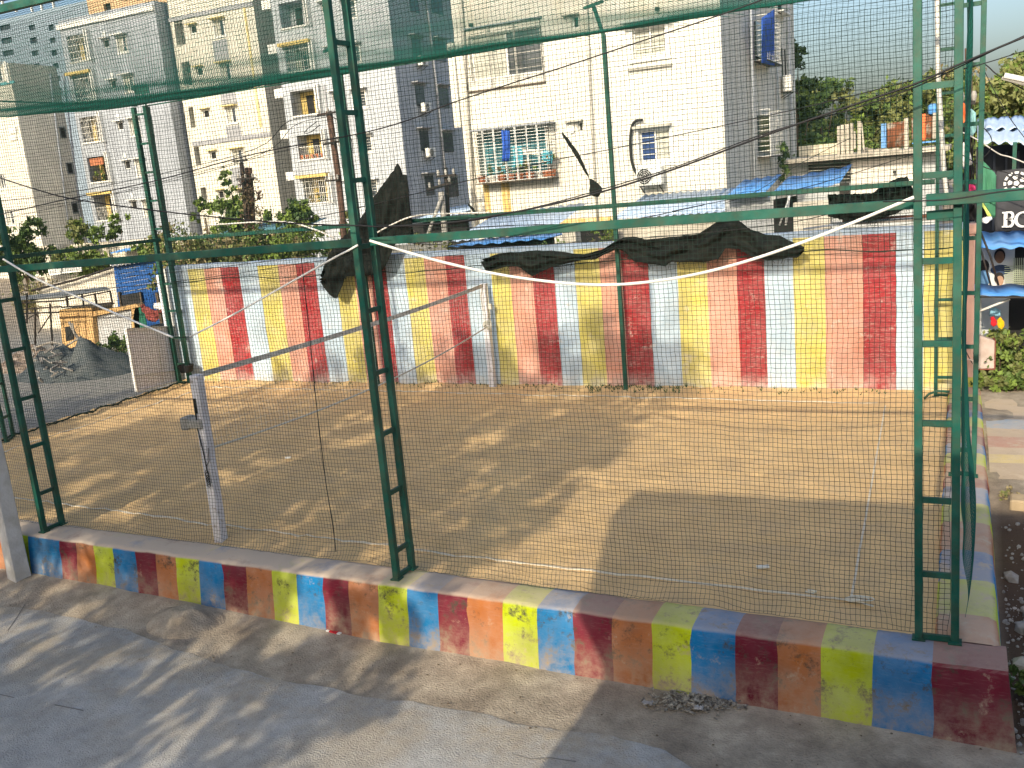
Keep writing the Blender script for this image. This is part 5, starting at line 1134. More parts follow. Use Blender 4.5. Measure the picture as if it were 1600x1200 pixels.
for pts, lb_ in (([(495, 190), (482, 200), (476, 208), (486, 206), (500, 195)], 'small drooping cable loop left of the leaning wooden pole top'), ([(512, 178), (530, 190), (548, 215), (552, 240)], 'cable drooping right from the leaning wooden pole top'), ([(515, 200), (520, 212), (524, 232), (519, 216)], 'short cable twisted close round the leaning wooden pole')):
    strung('cable_loop', curve_px(pts, 30.2), .016, BLACKC, lb_, 'cable', 'cable loops on the wooden pole')
upole('utility_pole', [(377, 254), (381, 290), (384, 330), (388, 420)], 33, .09, IRON, 'thin iron utility pole smothered in dead creeper behind the hedge', [(364, 252, 386, 250), (370, 280, 398, 278)])
upole('utility_pole', [(388, 262), (391, 300), (394, 350), (396, 420)], 33.4, .16, WOOD, 'thick utility pole wrapped in dead creeper behind the hedge')
leaves('dead_creeper', [((P(390, 300, Y=33)), (.5, .4, 1.0)), (P(393, 335, Y=33), (.5, .4, 1.2))], 900, .07, [LEAF[4], BARK, WOOD], None, 3); tag(bpy.data.objects[-1] if False else COL.objects[-1], 'brown dead creeper hanging on the two poles behind the hedge', 'creeper')
upole('utility_pole', [(689, 300), (693, 340), (697, 384), (700, 420)], 27, .10, CONC, 'pale concrete utility pole, left one of the pair by the cream building', [(668, 296, 706, 285)])
upole('utility_pole', [(696, 262), (700, 330), (704, 384), (706, 420)], 27.3, .07, IRON, 'dark utility pole, right one of the pair by the cream building', [(682, 276, 712, 273)])
strung('pole_brace', [P(691, 305, Y=26.9), P(680, 335, Y=26.7), P(668, 368, Y=26.5)], .06, CONC, 'concrete brace leaning on the pale pole by the cream building', 'brace')
upole('utility_pole', [(1513, 75), (1514, 130), (1512, 200), (1510, 352)], 19.5, .06, WOOD, 'wooden utility pole hung with cables and clothes behind the near right tower', [(1500, 162, 1524, 160)])
mb = MB()
for k in range(14):
    x = 1505+k*1.3; mb.tube([P(x+3*math.sin(k*2.1+i*.9), 190+i*26, Y=19.3+.02*k) for i in range(7)], .008, 4)
tag(mb.build('cable_bundle', BLACKC), 'tangle of black cables hanging down the wooden pole behind the near right tower', 'cable bundle', None)['kind'] = 'stuff'
la = empty('street_lamp', P(1569, 118, Y=14), label='white tube lamp on an arm reaching in from the right edge', cat='lamp')
mb = MB(); mb.tube([(0, 0, 0), P(1640, 133, Y=14)-P(1569, 118, Y=14)], .035, 8); mb.build('lamp_tube', WFRAME, la)
mb = MB(); mb.tube([P(1565, 122, Y=14.02)-la.location, P(1660, 148, Y=14.02)-la.location], .02, 6); mb.build('arm', CONC, la)
mb = MB(); mb.tube([P(1660, 148, Y=14.02)-la.location, Vector((P(1660, 148, Y=14.02).x, 14.02, -.2))-la.location], .05, 8); mb.build('pole', CONC, la)
cg = 'overhead cables'
def cable(pts, Y, r, label, m_=BLACKC): strung('overhead_cable', curve_px(pts, Y, 5), r, m_, label, 'cable', cg, 5)
cable([(1640, 45), (1600, 58), (1500, 100), (1430, 131), (1330, 165), (1200, 210), (1060, 262), (950, 297), (860, 320), (760, 339), (700, 348), (600, 354), (560, 352)], 8.0, .0085, 'thick black cable falling from the upper right corner to the middle tower')
cable([(1640, 40), (1600, 56), (1500, 104), (1430, 136), (1330, 171), (1200, 207), (1060, 259), (950, 293), (860, 318), (760, 341), (700, 350)], 8.03, .005, 'thinner cable twisted along the thick black one at the right')
cable([(1640, 70), (1600, 80), (1520, 104), (1420, 127), (1330, 150), (1180, 185), (960, 232), (868, 250), (740, 280), (620, 310), (500, 338), (400, 353)], 12.0, .006, 'thin black cable crossing from the right edge past the cream building window')
cable([(1230, -16), (1190, 0), (1100, 32), (1000, 65), (870, 108), (800, 130), (700, 163), (640, 187), (560, 209), (400, 240), (240, 283), (110, 310), (0, 335)], 7.8, .006, 'long black cable across the upper windows of the cream building down to the left')
cable([(-20, 272), (0, 278), (60, 297), (120, 312), (260, 331), (400, 345), (500, 351), (576, 353)], 8.1, .008, 'black cable sagging from the left edge to the middle tower')
cable([(513, 180), (450, 190), (400, 232), (250, 272), (100, 302), (-10, 315)], 30, .014, 'upper of the distant cables running left from the wooden pole')
cable([(513, 182), (460, 196), (410, 240), (255, 283), (110, 316), (-10, 331)], 30.3, .012, 'middle one of the distant cables running left from the wooden pole')
cable([(513, 222), (440, 236), (300, 275), (150, 310), (-10, 345)], 30.5, .012, 'lowest of the distant cables running left from the wooden pole')
cable([(1440, 237), (1380, 256), (1320, 275), (1240, 297), (1150, 310), (1050, 330)], 20, .008, 'thin cable in front of the flat-roofed house down to the lean-to roof')
cable([(1330, 215), (1280, 240), (1240, 262), (1180, 300), (1130, 318)], 24, .008, 'thin cable beside the back corner of the cream building')
cable([(1640, 312), (1500, 305), (1425, 312), (1340, 322), (1250, 345), (1120, 362), (960, 375), (780, 385), (640, 380)], 17.3, .008, 'thin black cable running low along the wall top')
cable([(576, 350), (700, 356), (800, 352), (960, 347), (1100, 320)], 17.4, .009, 'slack black cable above the wall top right of the middle tower')
cable([(575, 397), (470, 412), (300, 437), (120, 455)], 17.2, .007, 'thin dark cable crossing the hedge above the wall to the left')
cable([(575, 385), (440, 405), (320, 420), (200, 432)], 17.3, .007, 'second thin dark cable crossing the hedge above the wall')
cable([(1532, 95), (1545, 105), (1560, 118), (1600, 140)], 14.2, .008, 'twisted cable from the right tower to the tube lamp')
cable([(1532, 98), (1550, 135), (1575, 180), (1606, 222)], 16, .006, 'thin cable slanting down over the tin shed roof')
cable([(1500, 205), (1530, 220), (1560, 240), (1580, 246), (1620, 262)], 18.5, .012, 'pale cable from the wooden pole to the banner rail', mat('pale_cable', (.5, .48, .45), .7))
cable([(1500, 240), (1540, 262), (1580, 272), (1640, 300)], 18.7, .008, 'dark cable in front of the green tarpaulin')
cable([(1380, 315), (1480, 312), (1560, 300), (1640, 292)], 8.0, .006, 'thin cable passing in front of the near right tower at beam height')
cable([(1532, 195), (1546, 210), (1550, 225), (1543, 240), (1530, 250)], 13.3, .006, 'loop of cable on the right side tower')

# ------------------------------------------------------------------ scrap yard at the left end
LYZ = -.06
wp = empty('white_door_panel', (-18.05, 17.1, 0), label='white framed door panel propped behind the left net', cat='panel')
pA, pB = P(213, 612, X=-18.05), P(289, 592, X=-18.05); pC, pD = P(196, 514, X=-18.05), P(284, 509, X=-18.05)
mb = MB(); mb.prism([q-wp.location for q in (pA, pB, pD, pC)], (-.05, 0, 0)); mb.build('panel_sheet', mat('off_white_sheet', (.82, .84, .90), .6, .05, 3, (.60, .63, .70), .5, 3), wp)
mb = MB(); fr_ = [q-wp.location+Vector((.02, 0, 0)) for q in (pA, pB, pD, pC)]
for i in range(4): mb.bar(fr_[i], fr_[(i+1) % 4], .03, .05, up=(1, 0, 0))
l0, l1 = fr_[0].lerp(fr_[3], .25), fr_[1].lerp(fr_[2], .18); mb.bar(l0, l1, .02, .03, up=(1, 0, 0)); m0, m1 = fr_[0].lerp(fr_[1], .52), fr_[3].lerp(fr_[2], .52); mb.bar(m0, m1, .012, .02, up=(1, 0, 0)); mb.build('frame', WFRAME, wp)
# booth: tan walls, grey-white panel
TAN = mat('tan_panel', (.56, .36, .16), .85, .12, 2, (.40, .26, .14), .5, 3)
Yk = 22.5
def pk_(px, py, Y=Yk): return P(px, py, Y=Y)
bo = empty('tan_kiosk', (pk_(150, 540).x, Yk, 0), label='low tan kiosk with a grey-white side panel in the scrap yard', cat='kiosk')
def quadbox(nm, pts, d, m_, Y=Yk, parent=bo): return MB().prism([pk_(a_, b_, Y)-parent.location for a_, b_ in pts], (0, d, 0)).build(nm, m_, parent, bevel=.008)
quadbox('left_cabin', [(92, 484), (132, 480), (135, 546), (99, 552)], 1.2, TAN)
quadbox('cabin_side', [(133, 479), (143, 482), (148, 540), (136, 546)], .9, TAN)
quadbox('cabin_front', [(137, 486), (141, 486), (146, 545), (136, 546)], .8, TAN, Yk+.05)
quadbox('white_panel', [(142, 494), (205, 482), (206, 536), (147, 552)], .1, mat('grey_white_panel', (.46, .48, .50), .8, .1, 2, (.32, .3, .28), .5, 2), Yk+.2)
quadbox('tan_border', [(205, 481), (217, 480), (220, 535), (206, 536)], .15, TAN, Yk+.1)
quadbox('top_strip', [(140, 487), (212, 475), (217, 480), (142, 495)], .3, TAN, Yk+.05)
quadbox('window_hole', [(101, 511), (113, 509), (115, 530), (103, 533)], .03, DARK, Yk-.04)
quadbox('cabin_rail', [(92, 495), (133, 493), (133, 496), (92, 498)], .03, mat('tan_dark', (.3, .18, .08), .9), Yk-.05)
quadbox('base_slab', [(140, 552), (206, 536), (206, 545), (140, 562)], .8, CONC, Yk+.1)
# blue shed and its white side wall
Ysd = 26.5
bs = empty('blue_tin_shed', (P(215, 440, Y=Ysd).x, Ysd, 0), label='shed clad in deep blue tin sheets with a scalloped roof edge', cat='shed')
def sp_(px, py, Y=Ysd): return P(px, py, Y=Y)-bs.location
for i in range(6):
    t0, t1 = i/6, (i+1)/6-.006
    q = [(177+5*t0, 416+42*t0), (262+6*t0, 402+42*t0), (262+6*t1, 402+42*t1), (177+5*t1, 416+42*t1)]
    MB().prism([sp_(a_, b_) for a_, b_ in q], (0, .03+.0, 0)).build('cladding_sheet', DEEPBLUE, bs, bevel=.01)
mb = MB(); mb.prism([sp_(183, 458, Ysd+.05), sp_(268, 444, Ysd+.05), sp_(272, 500, Ysd+.05), sp_(186, 520, Ysd+.05)], (0, .1, 0)); mb.build('lower_wall', DEEPBLUE, bs)
mb = MB(); mb.prism([sp_(186, 462, Ysd-.02), sp_(220, 456, Ysd-.02), sp_(222, 478, Ysd-.02), sp_(190, 482, Ysd-.02)], (0, .03, 0)); mb.build('window_hole', DARK, bs)
mb = MB(); mb.bar(sp_(186, 456, Ysd-.05), sp_(190, 480, Ysd-.05), .08); mb.build('window_post', BARK, bs); mb = MB(); mb.bar(sp_(219, 456, Ysd-.05), sp_(223, 480, Ysd-.05), .06); mb.build('window_post', BARK, bs)
mb = MB()
for i in range(16): a_, b_ = sp_(214+3.0*i, 460-.4*i, Ysd-.01), sp_(216+3.1*i, 500, Ysd-.01); mb.bar(a_, b_, .02) if 224 < 214+3*i else None
mb.build('wall_rib', mat('blue_rib', (.02, .10, .32), .5), bs)
o = corrugated('roof_sheet', sp_(172, 417, Ysd-.3), sp_(268, 400, Ysd-.3), sp_(268, 396, Ysd+3), sp_(172, 408, Ysd+3), mat('pale_roof_sheet', (.45, .44, .42), .7, .15, 2), bs, .22, .04, 3)
wall_thing('shed_side_wall', 52, 180, 452, 417, Ysd+.4, -.4, .2, DIRTYW, 'long off white wall with a sloping top left of the blue shed')
strung('roof_edge', [P(50, 454, Y=Ysd+.1), P(115, 438, Y=Ysd+.1), P(178, 417, Y=Ysd+.1)], .05, IRON, 'dark sloping roof edge over the off white wall', 'roof edge')
wf = empty('white_balustrade', P(100, 420, Y=29), label='white balustrade behind the sloping roof edge', cat='balustrade')
for (a0, b0, a1, b1) in ((76, 416, 96, 413), (98, 412, 128, 409)):
    p0, p1, p2, p3 = P(a0, b0, Y=29)-wf.location, P(a1, b1, Y=29)-wf.location, P(a1, b1+14, Y=29)-wf.location, P(a0, b0+14, Y=29)-wf.location
    mb = MB(); mb.bar(p0, p1, .06); mb.bar(p3, p2, .06); mb.build('rail', WFRAME, wf)
    for i in range(12):
        mb = MB(); mb.bar(p0.lerp(p1, (i+.5)/12), p3.lerp(p2, (i+.5)/12), .045); mb.build('baluster', WFRAME, wf)
# iron frames
Yf = 21.5
ifr = empty('iron_rack', P(100, 500, Y=Yf), label='long black iron rack with a sheet laid on top behind the kiosk', cat='rack')
def fp_(px, py, Y=Yf): return P(px, py, Y=Y)-ifr.location
mb = MB()
for (a_, b_, c, d) in ((25, 473, 95, 470), (25, 484, 96, 479), (95, 470, 172, 455), (96, 480, 178, 474), (42, 458, 42, 505), (55, 480, 55, 545), (78, 474, 82, 540), (104, 462, 106, 480), (128, 460, 131, 478), (148, 458, 151, 476), (172, 455, 176, 476), (30, 490, 92, 488)):
    mb.bar(fp_(a_, b_), fp_(c, d), .045)
mb.bar(fp_(40, 500), fp_(60, 488), .03); mb.bar(fp_(60, 520), fp_(80, 490), .03); mb.build('frame', IRON, ifr)
mb = MB(); mb.prism([fp_(27, 470), fp_(95, 466), fp_(172, 453), fp_(165, 449, Yf+1.2), fp_(80, 459, Yf+1.2), fp_(30, 464, Yf+1.2)], (0, 0, .03)); mb.build('top_sheet', mat('grey_sheet', (.16, .17, .17), .7, .2, 3), ifr)
# tarpaulin heap, sticks, hoses
def heap(name, cx_, cy_, rx, ry, h, m_, label, seed, cat='heap', base=LYZ, kind=None):
    def fn(u, v):
        a = u*2*math.pi; r = v; x = cx_+rx*r*math.cos(a); y = cy_+ry*r*math.sin(a)
        z = h*(1-r**1.6)*(1+.9*fbm(x, y, seed, 1.1))+.10*fbm(x, y, seed+2, 4)*(1-r); return Vector((x-cx_, y-cy_, z-.02))
    o = sheet(name, fn, 48, 16, m_, None); o.location = (cx_, cy_, base); tag(o, label, cat, kind=kind); return o
TARP = mat('grey_tarp', (.065, .08, .085), .8, .25, 2, (.13, .13, .12), .5, 2, .8, 10)
p = P(125, 578, Z=0); heap('tarpaulin_heap', p.x, p.y, 2.1, 1.5, .72, TARP, 'grey tarpaulin thrown over a heap of scrap left of the kiosk', 3)
p = P(60, 570, Z=0); heap('scrap_heap', p.x-.2, p.y, 1.4, 1.0, .7, mat('brown_scrap', (.18, .14, .11), .95, .4, 6, (.35, .3, .26), .6, 6, .6), 'brown heap of scrap beside the grey tarpaulin', 8)
mb = MB(); random.seed(5)
for i in range(34):
    q = P(random.uniform(52, 100), random.uniform(566, 592), Z=.25); q.z = random.uniform(.1, .7); a_ = random.uniform(0, 3.1); L_ = random.uniform(.1, .5)
    mb.bar(q, q+Vector((math.cos(a_)*L_, math.sin(a_)*L_, random.uniform(-.15, .15))), random.uniform(.02, .06))
tag(mb.build('scrap_bits', mat('scrap_mix', (.26, .24, .22), .9, .5, 12)), 'pale broken bits scattered over the scrap heap', 'scrap', kind='stuff')
for i, (pts, Y, r, lb) in enumerate((([(108, 503), (122, 528), (150, 560), (172, 584)], 20.3, .04, 'long grey stick leaning across the heap in front of the kiosk'), ([(85, 555), (105, 540), (127, 526)], 20.2, .03, 'short grey stick crossing the long one in front of the kiosk'), ([(50, 545), (80, 535), (100, 540), (107, 550)], 20.0, .035, 'pale bent hose over the tarpaulin heap'), ([(66, 606), (100, 600), (125, 585), (134, 565), (132, 545)], 19.6, .035, 'black hose curving over the tarpaulin heap'), ([(113, 505), (118, 525), (128, 532)], 20.1, .03, 'thin stick standing in the hole of the kiosk'))):
    strung('stick' if 'stick' in lb else 'hose', curve_px(pts, Y), r, BLACKC if 'black' in lb else mat('stick_grey', (.26, .24, .21), .9, .2, 5), lb, 'stick' if 'stick' in lb else 'hose')
strung('white_rail', [P(40, 520, Y=19), P(44, 560, Y=19)], .02, WFRAME, 'thin white upright rail in the scrap yard', 'rail')
cloth('hammock_cloth', [(221, 475), (230, 480), (243, 485), (255, 482), (263, 473)], [(221, 478), (230, 500), (243, 504), (255, 490), (263, 477)], 22.0, 'dark red cloth slung like a hammock in front of the blue shed', .12, 24, 8, mat('dark_red_cloth', (.20, .05, .045), .9, .3, 4))
wall_thing('green_sheet', 205, 224, 482, 478, 22.6, -.2, .04, mat('deep_green', (.02, .13, .08), .7, .2, 3), 'dark green sheet between the kiosk and the red cloth', 'sheet')
upright('timber_post', 247, 457, 251, 505, 22.0, .08, BARK, 'timber post holding the right end of the red cloth', 'post')
cloth('white_bag', [(240, 474), (250, 472), (258, 477)], [(240, 482), (250, 484), (258, 483)], 21.9, 'white plastic bag resting in the red cloth', .05, 8, 4, mat('white_cloth_m', (.72, .70, .68)))
upright('white_sheet_stack', 262, 428, 281, 575, 18.6, .3, mat('off_white_sheet', (.62, .62, .64)), 'pale sheets leaning behind the far left corner tower', 'sheet')
mb = MB(); 
for k in range(6): mb.tube([(.14*math.cos(a)*(1+.1*k), .14*math.sin(a), .05+.03*k) for a in np.linspace(0, 6.28, 14)], .02, 5)
tag(mb.build('rope_coil', BLACKC, loc=P(292, 583, Y=17.6)), 'dark coil of rope at the foot of the far left tower', 'rope')
# net hem and ridge at the left edge of the sand
mb = MB()
for k in range(26):
    y0 = 11.5+k*.24; mb.tube([(-17.78+.08*math.sin(k*2+i), y0+.12*i, .02+.05*abs(math.sin(k*1.3+i*1.1))) for i in range(5)], .014, 4)
tag(mb.build('net_hem_roll', NETM), 'rolled lower edge of the left net lying along the edge of the sand', 'net roll')

# ------------------------------------------------------------------ trees and hedges
rt = 'trees beyond the flat-roofed house'
for i, (px, pyt, Y, rad, ms, lb) in enumerate((
    (1282, 146, 66, 3.3, (0, 1, 2), 'dark green round tree right of the cream building'),
    (1318, 172, 60, 2.6, (1, 3, 2), 'bright green lower tree in front of the round dark one'),
    (1345, 168, 72, 3.2, (2, 1), 'olive tree behind the broken concrete uprights'),
    (1385, 160, 76, 3.8, (2, 4, 1), 'dry olive tree left of the near right tower'),
    (1420, 140, 74, 4.0, (1, 2, 3), 'olive green tree seen through the net left of the near right tower'),
    (1455, 122, 74, 4.2, (1, 2), 'tall olive tree behind the near right tower'),
    (1500, 118, 80, 4.5, (2, 4, 1), 'brownish tree behind the wooden utility pole'),
    (1545, 108, 66, 4.2, (2, 1, 4), 'wide olive tree above the tin shed roof'),
    (1590, 92, 52, 4.2, (1, 3, 2), 'bright green tree at the right edge above the shed'),
    (1650, 80, 50, 4.5, (1, 2), 'tree just beyond the right edge behind the tube lamp'))):
    tp_ = P(px, pyt, Y=Y); tree('broadleaf_tree', (tp_.x, Y, 0), tp_.z*1.13, rad*1.12, 9000, .21 if Y > 60 else .17, [LEAF[k] for k in ms], lb, seed=30+i, group=rt, crown_z=.22, nb=12, trunk_r=.22)
tp_ = P(1248, 40, Y=47); tree('broadleaf_tree', (tp_.x-.2, 47, 0), tp_.z, 1.9, 4200, .16, [LEAF[0], LEAF[0], LEAF[1]], 'tall narrow dark tree tight against the back corner of the cream building', seed=51, crown_z=.35, nb=12, squash=1.3)
for i, (px, pyt, Y, rad, sz, n, ms, lb) in enumerate((
    (25, 352, 32, 1.9, .12, 2600, (0, 1), 'dense dark round tree at the left edge'),
    (115, 345, 33, 2.3, .13, 1800, (1, 3, 2), 'loose green tree in front of the shaded white building side'),
    (175, 345, 36, 1.8, .12, 1100, (3, 1), 'sparse pale-leaved tree below the grey block balconies'),
    (232, 362, 32, 1.7, .12, 1500, (1, 3), 'light green tree behind the far left tower'),
    (318, 318, 36, 1.1, .12, 900, (3, 1), 'small round bright tree in front of the cream white block'),
    (356, 262, 35, 1.3, .10, 2600, (1, 0, 3), 'tall narrow green tree by the creeper poles'),
    (462, 318, 34, 1.9, .12, 2200, (1, 0, 3), 'bushy green tree left of the torn black cloth'),
    (527, 322, 31, 1.2, .10, 900, (3, 2), 'thin pale tree behind the leaning wooden pole'),)):
    tp_ = P(px, pyt, Y=Y); tree('garden_tree', (tp_.x, Y, 0), tp_.z*1.13, rad, int(n*1.7), sz, [LEAF[k] for k in ms], lb, seed=70+i, group='garden trees behind the striped wall', crown_z=.3 if i != 5 else .2, nb=9, squash=.8 if i != 5 else 1.6, trunk_r=.09)
for i, (px, py, Y, rx, h, n, ms, lb) in enumerate((
    (300, 378, 24, 1.7, 2.9, 3000, (2, 1, 4), 'olive hedge clump beside the far left tower'),
    (350, 380, 24, 1.9, 2.9, 3200, (1, 2, 4), 'shaggy hedge clump behind the left part of the striped wall'),
    (405, 384, 24, 1.7, 2.7, 3000, (2, 4, 1), 'dry brownish hedge clump behind the wall'),
    (455, 378, 24, 1.7, 2.8, 2800, (1, 2, 3), 'green hedge clump left of the black cloth'),
    (500, 392, 24, 1.4, 2.5, 1800, (4, 2, 2), 'yellowing hedge clump at the black cloth'),
    (660, 380, 24, 1.1, 2.6, 900, (2, 4), 'thin bush right of the middle tower above the wall'),
    (862, 366, 22, .5, 2.9, 400, (1, 3), 'small leafy bush at the end of the blue roof edge'),
    (945, 340, 23, .7, 3.3, 600, (4, 3), 'spiky yellowish bush behind the green pole'),
    (65, 440, 27.5, 1.8, 2.0, 1500, (4, 2), 'dry bush left of the off white yard wall'),
    (200, 555, 20.6, 1.0, .8, 900, (0, 1), 'dark weeds between the kiosk and the white door panel'))):
    tp_ = P(px, py, Y=Y); bush('hedge_clump' if i < 5 else 'wild_bush', (tp_.x, Y, 0), rx*1.15, 1.0, (tp_.z*1.16 if i < 5 else tp_.z*1.05) if i < 9 else h, int(n*1.9), .075 if i < 5 else .06, [LEAF[k] for k in ms], lb, seed=90+i, group='hedge clumps behind the wall' if i < 5 else None)
for i, (px, py, Y, rx, h, n) in enumerate(((1562, 520, 18.9, .75, 1.5, 2600), (1598, 505, 19.2, .9, 1.8, 3000), (1575, 585, 18.2, .75, .75, 1800), (1625, 560, 18.6, 1.0, 1.2, 2000))):
    tp_ = P(px, py, Y=Y); bush('leafy_bush', (tp_.x, Y, 0), rx, .6, tp_.z, n, .05, [LEAF[1], LEAF[3], LEAF[2]], ('green bush right of the meter box', 'taller green bush at the right edge below the awning', 'low bush spilling onto the path by the meter box', 'bush just outside the right edge below the awning')[i], seed=120+i)
# weeds and rubble right of the kerb
mb = MB(); random.seed(11)
def stone(mb, p, r, rnd):
    vs = []; ico = [(0, 0, 1), (.9, 0, .4), (.28, .85, .4), (-.72, .53, .4), (-.72, -.53, .4), (.28, -.85, .4), (.72, .53, -.4), (-.28, .85, -.4), (-.9, 0, -.4), (-.28, -.85, -.4), (.72, -.53, -.4), (0, 0, -1)]
    for v in ico: vs.append(Vector(p)+Vector(v)*r*rnd.uniform(.65, 1.1)*1.0)
    f = [(0, 1, 2), (0, 2, 3), (0, 3, 4), (0, 4, 5), (0, 5, 1), (1, 6, 2), (2, 7, 3), (3, 8, 4), (4, 9, 5), (5, 10, 1), (6, 7, 2), (7, 8, 3), (8, 9, 4), (9, 10, 5), (10, 6, 1), (11, 7, 6), (11, 8, 7), (11, 9, 8), (11, 10, 9), (11, 6, 10)]
    mb.add(vs, f)
STONE = mat('broken_concrete', (.30, .29, .275), .95, .3, 9, (.12, .11, .10), .5, 3, .4, 20)
for i in range(34):
    y = random.gauss(9.8, .7); x = .56+random.uniform(0, .7)*(1 if i % 4 else 2); r = random.uniform(.05, .17); mb = MB(); stone(mb, (0, 0, 0), r, random)
    tag(mb.build('rubble_stone', STONE, loc=(x, y, ground_h(x, y)+r*.35)), '%s of broken concrete on the dark soil right of the kerb corner' % ('small lump' if r < .09 else 'fist-sized lump' if r < .13 else 'large lump'), 'stone', 'lumps of broken concrete right of the kerb')
mb = MB()
for i in range(1300):
    y = random.gauss(9.8, 1.2); x = .47+random.random()**1.1*1.6; stone(mb, (x, max(7.9, y), ground_h(x, y)+.004), .005+.03*random.random()**2.5, random)
tag(mb.build('gravel', STONE), kind='stuff', label='small stones and gravel on the soil right of the kerb', cat='gravel')
bush('weed_clump', (.75, 8.75, -.58), .35, .35, .35, 420, .045, [LEAF[0], LEAF[1]], 'dark broad-leaved weeds beside the kerb corner', 140, cat='weeds')
bush('weed_clump', (.85, 8.2, -.58), .3, .25, .22, 260, .04, [LEAF[0], LEAF[1]], 'low dark weeds in front of the kerb corner', 141, cat='weeds')
bush('weed_clump', (.62, 13.0, -.18), .18, .25, .14, 160, .025, [LEAF[4], LEAF[2]], 'dry grass tuft on the sunny soil beside the side kerb', 142, cat='weeds')
tag(MB().box((0, 0, .12), (.9, .28, .26)).build('concrete_block', mat('sandy_block', (.38, .29, .18), .95, .2, 3), loc=(1.05, 12.7, -.3), rz=-.05, bevel=.02), 'sandy concrete block lying on the soil at the right edge', 'block')
tag(MB().box((0, 0, .015), (.13, .05, .03)).build('crushed_can', mat('red_print', (.5, .02, .03), .5), loc=(.78, 9.35, -.5), rz=.5), 'crushed red packet among the rubble right of the kerb', 'litter')
# stubble along the wall foot
mb = MB()
for i in range(260):
    x = random.choice([random.uniform(-7, -4.8), random.uniform(-17, -9), random.uniform(-9, -1)]); y = 17.86-random.random()**2*.35; q = Vector((x, y, sand_h(x, y)))
    for k in range(3): a_ = random.uniform(0, 6.28); mb.add([q+Vector((.008, 0, 0)), q-Vector((.008, 0, 0)), q+Vector((math.cos(a_)*.04, math.sin(a_)*.04, random.uniform(.03, .09)))], [(0, 1, 2)])
tag(mb.build('wall_foot_weeds', LEAF[0]), 'sparse weeds along the foot of the striped wall', 'weeds', kind='stuff')

# ------------------------------------------------------------------ litter and small ground details
wr = empty('snack_wrapper', P(523, 988, Z=-.56), -.15, 'red and white snack wrapper lying at the foot of the kerb', 'litter')
mb = MB(); mb.box((0, 0, .012), (.12, .07, .02)); mb.build('red_middle', mat('red_print', (.5, .02, .03), .5), wr, bevel=.004)
for s in (-1, 1): mb = MB(); mb.box((s*.085, 0, .012), (.045, .075, .016)); mb.build('white_end', WFRAME, wr, bevel=.004)
tag(MB().box((0, 0, .012), (.13, .05, .02)).build('paper_scrap', WFRAME, loc=P(1192, 887, Z=.03), rz=.4), 'small white paper scrap on the shaded sand', 'litter')
tag(MB().box((0, 0, .012), (.09, .05, .02)).build('paper_scrap', WFRAME, loc=P(450, 716, Z=.03), rz=.4), 'tiny white scrap on the sand left of the middle tower', 'litter')
strung('rope_end', curve_px([(1258, 924), (1268, 926), (1276, 924), (1262, 922), (1272, 928)], lambda a: 9.2, 3), .008, ROPE, 'knotted rope end on the near tape line', 'rope')
mb = MB(); q0 = P(1332, 938, Z=.03)
for k in range(4): mb.tube([q0+Vector((.07*math.cos(a)*(1+.2*k)+.03*k, .05*math.sin(a), .01+.008*k)) for a in np.linspace(0, 6.28, 12)], .007, 4)
mb.tube([q0, q0+Vector((.2, -.1, .01))], .01, 4); tag(mb.build('tape_knot', ROPE), 'knot where the two tape lines meet at the near right corner of the court', 'rope')
mb = MB(); random.seed(21)
for i in range(420):
    q = P(random.gauss(1090, 34), random.gauss(1098, 9), Z=-.57); L_ = random.uniform(.02, .09); a_ = random.uniform(0, 3.14); w_ = random.uniform(.004, .02)
    mb.bar(q+Vector((0, 0, random.uniform(0, .03))), q+Vector((math.cos(a_)*L_, math.sin(a_)*L_, random.uniform(0, .035))), w_, w_*.5)
tag(mb.build('swept_litter', mat('litter_mix', (.30, .27, .22), .9, .75, 26, (.05, .045, .04), .9, 18)), 'swept heap of dry leaves and litter at the foot of the kerb', 'litter heap', kind='stuff')
for i, (px, py, sx_, sy_) in enumerate(((1012, 1102, .05, .03), (1092, 1110, .04, .03))):
    def fn(u, v, sx_=sx_, sy_=sy_): return Vector(((u-.5)*sx_*2, (v-.5)*sy_*2, .03+.03*n1(u*5, v*5, i)))
    o = sheet('plastic_scrap', fn, 8, 6, mat('grey_plastic', (.40, .38, .36), .4, .4, 14), None, .003); o.location = P(px, py, Z=-.56); tag(o, ('crumpled grey wrapper left of the litter heap', 'crumpled pale plastic in the litter heap')[i], 'litter')
p = P(293, 972, Z=-.575)
def fnm(u, v):
    a = u*2*math.pi; r = v; x = .62*r*math.cos(a)*(1+.08*math.sin(3*a)); y = .42*r*math.sin(a); return Vector((x, y, .17*(1-r**2)*(1+.4*fbm(x+3, y, 2, 4))-.012))
o = sheet('dirt_mound', fnm, 40, 10, GROUND, None); o.location = p; tag(o, 'low round mound of dirt between kerb and road', 'mound')
mb = MB(); random.seed(8)
for i in range(330):
    x = random.uniform(-12, .4); y = random.uniform(5.2, 8.2); z = -.575 if y > 6.9 else -.562
    if y > curb_foot(x)-.05: continue
    stone(mb, (x, y, z), random.choice([.002, .003, .004, .007]), random)
tag(mb.build('grit', mat('grit_mix', (.20, .18, .15), .95, .8, 14)), 'grit and crumbs of stone on the road and its dusty edge', 'grit', kind='stuff')
mb = MB()
for i in range(150):
    x = random.uniform(-12, .2); y = min(curb_foot(x)-.06, random.uniform(6.2, 8.2)); a_ = random.uniform(0, 3.14); L_ = random.uniform(.012, .035); q = Vector((x, y, -.566)); d = Vector((math.cos(a_), math.sin(a_), 0))*L_; e = Vector((-math.sin(a_), math.cos(a_), 0))*L_*.4
    mb.add([q, q+d*.5+e+Vector((0, 0, .008)), q+d, q+d*.5-e+Vector((0, 0, .004))], [(0, 1, 2, 3)])
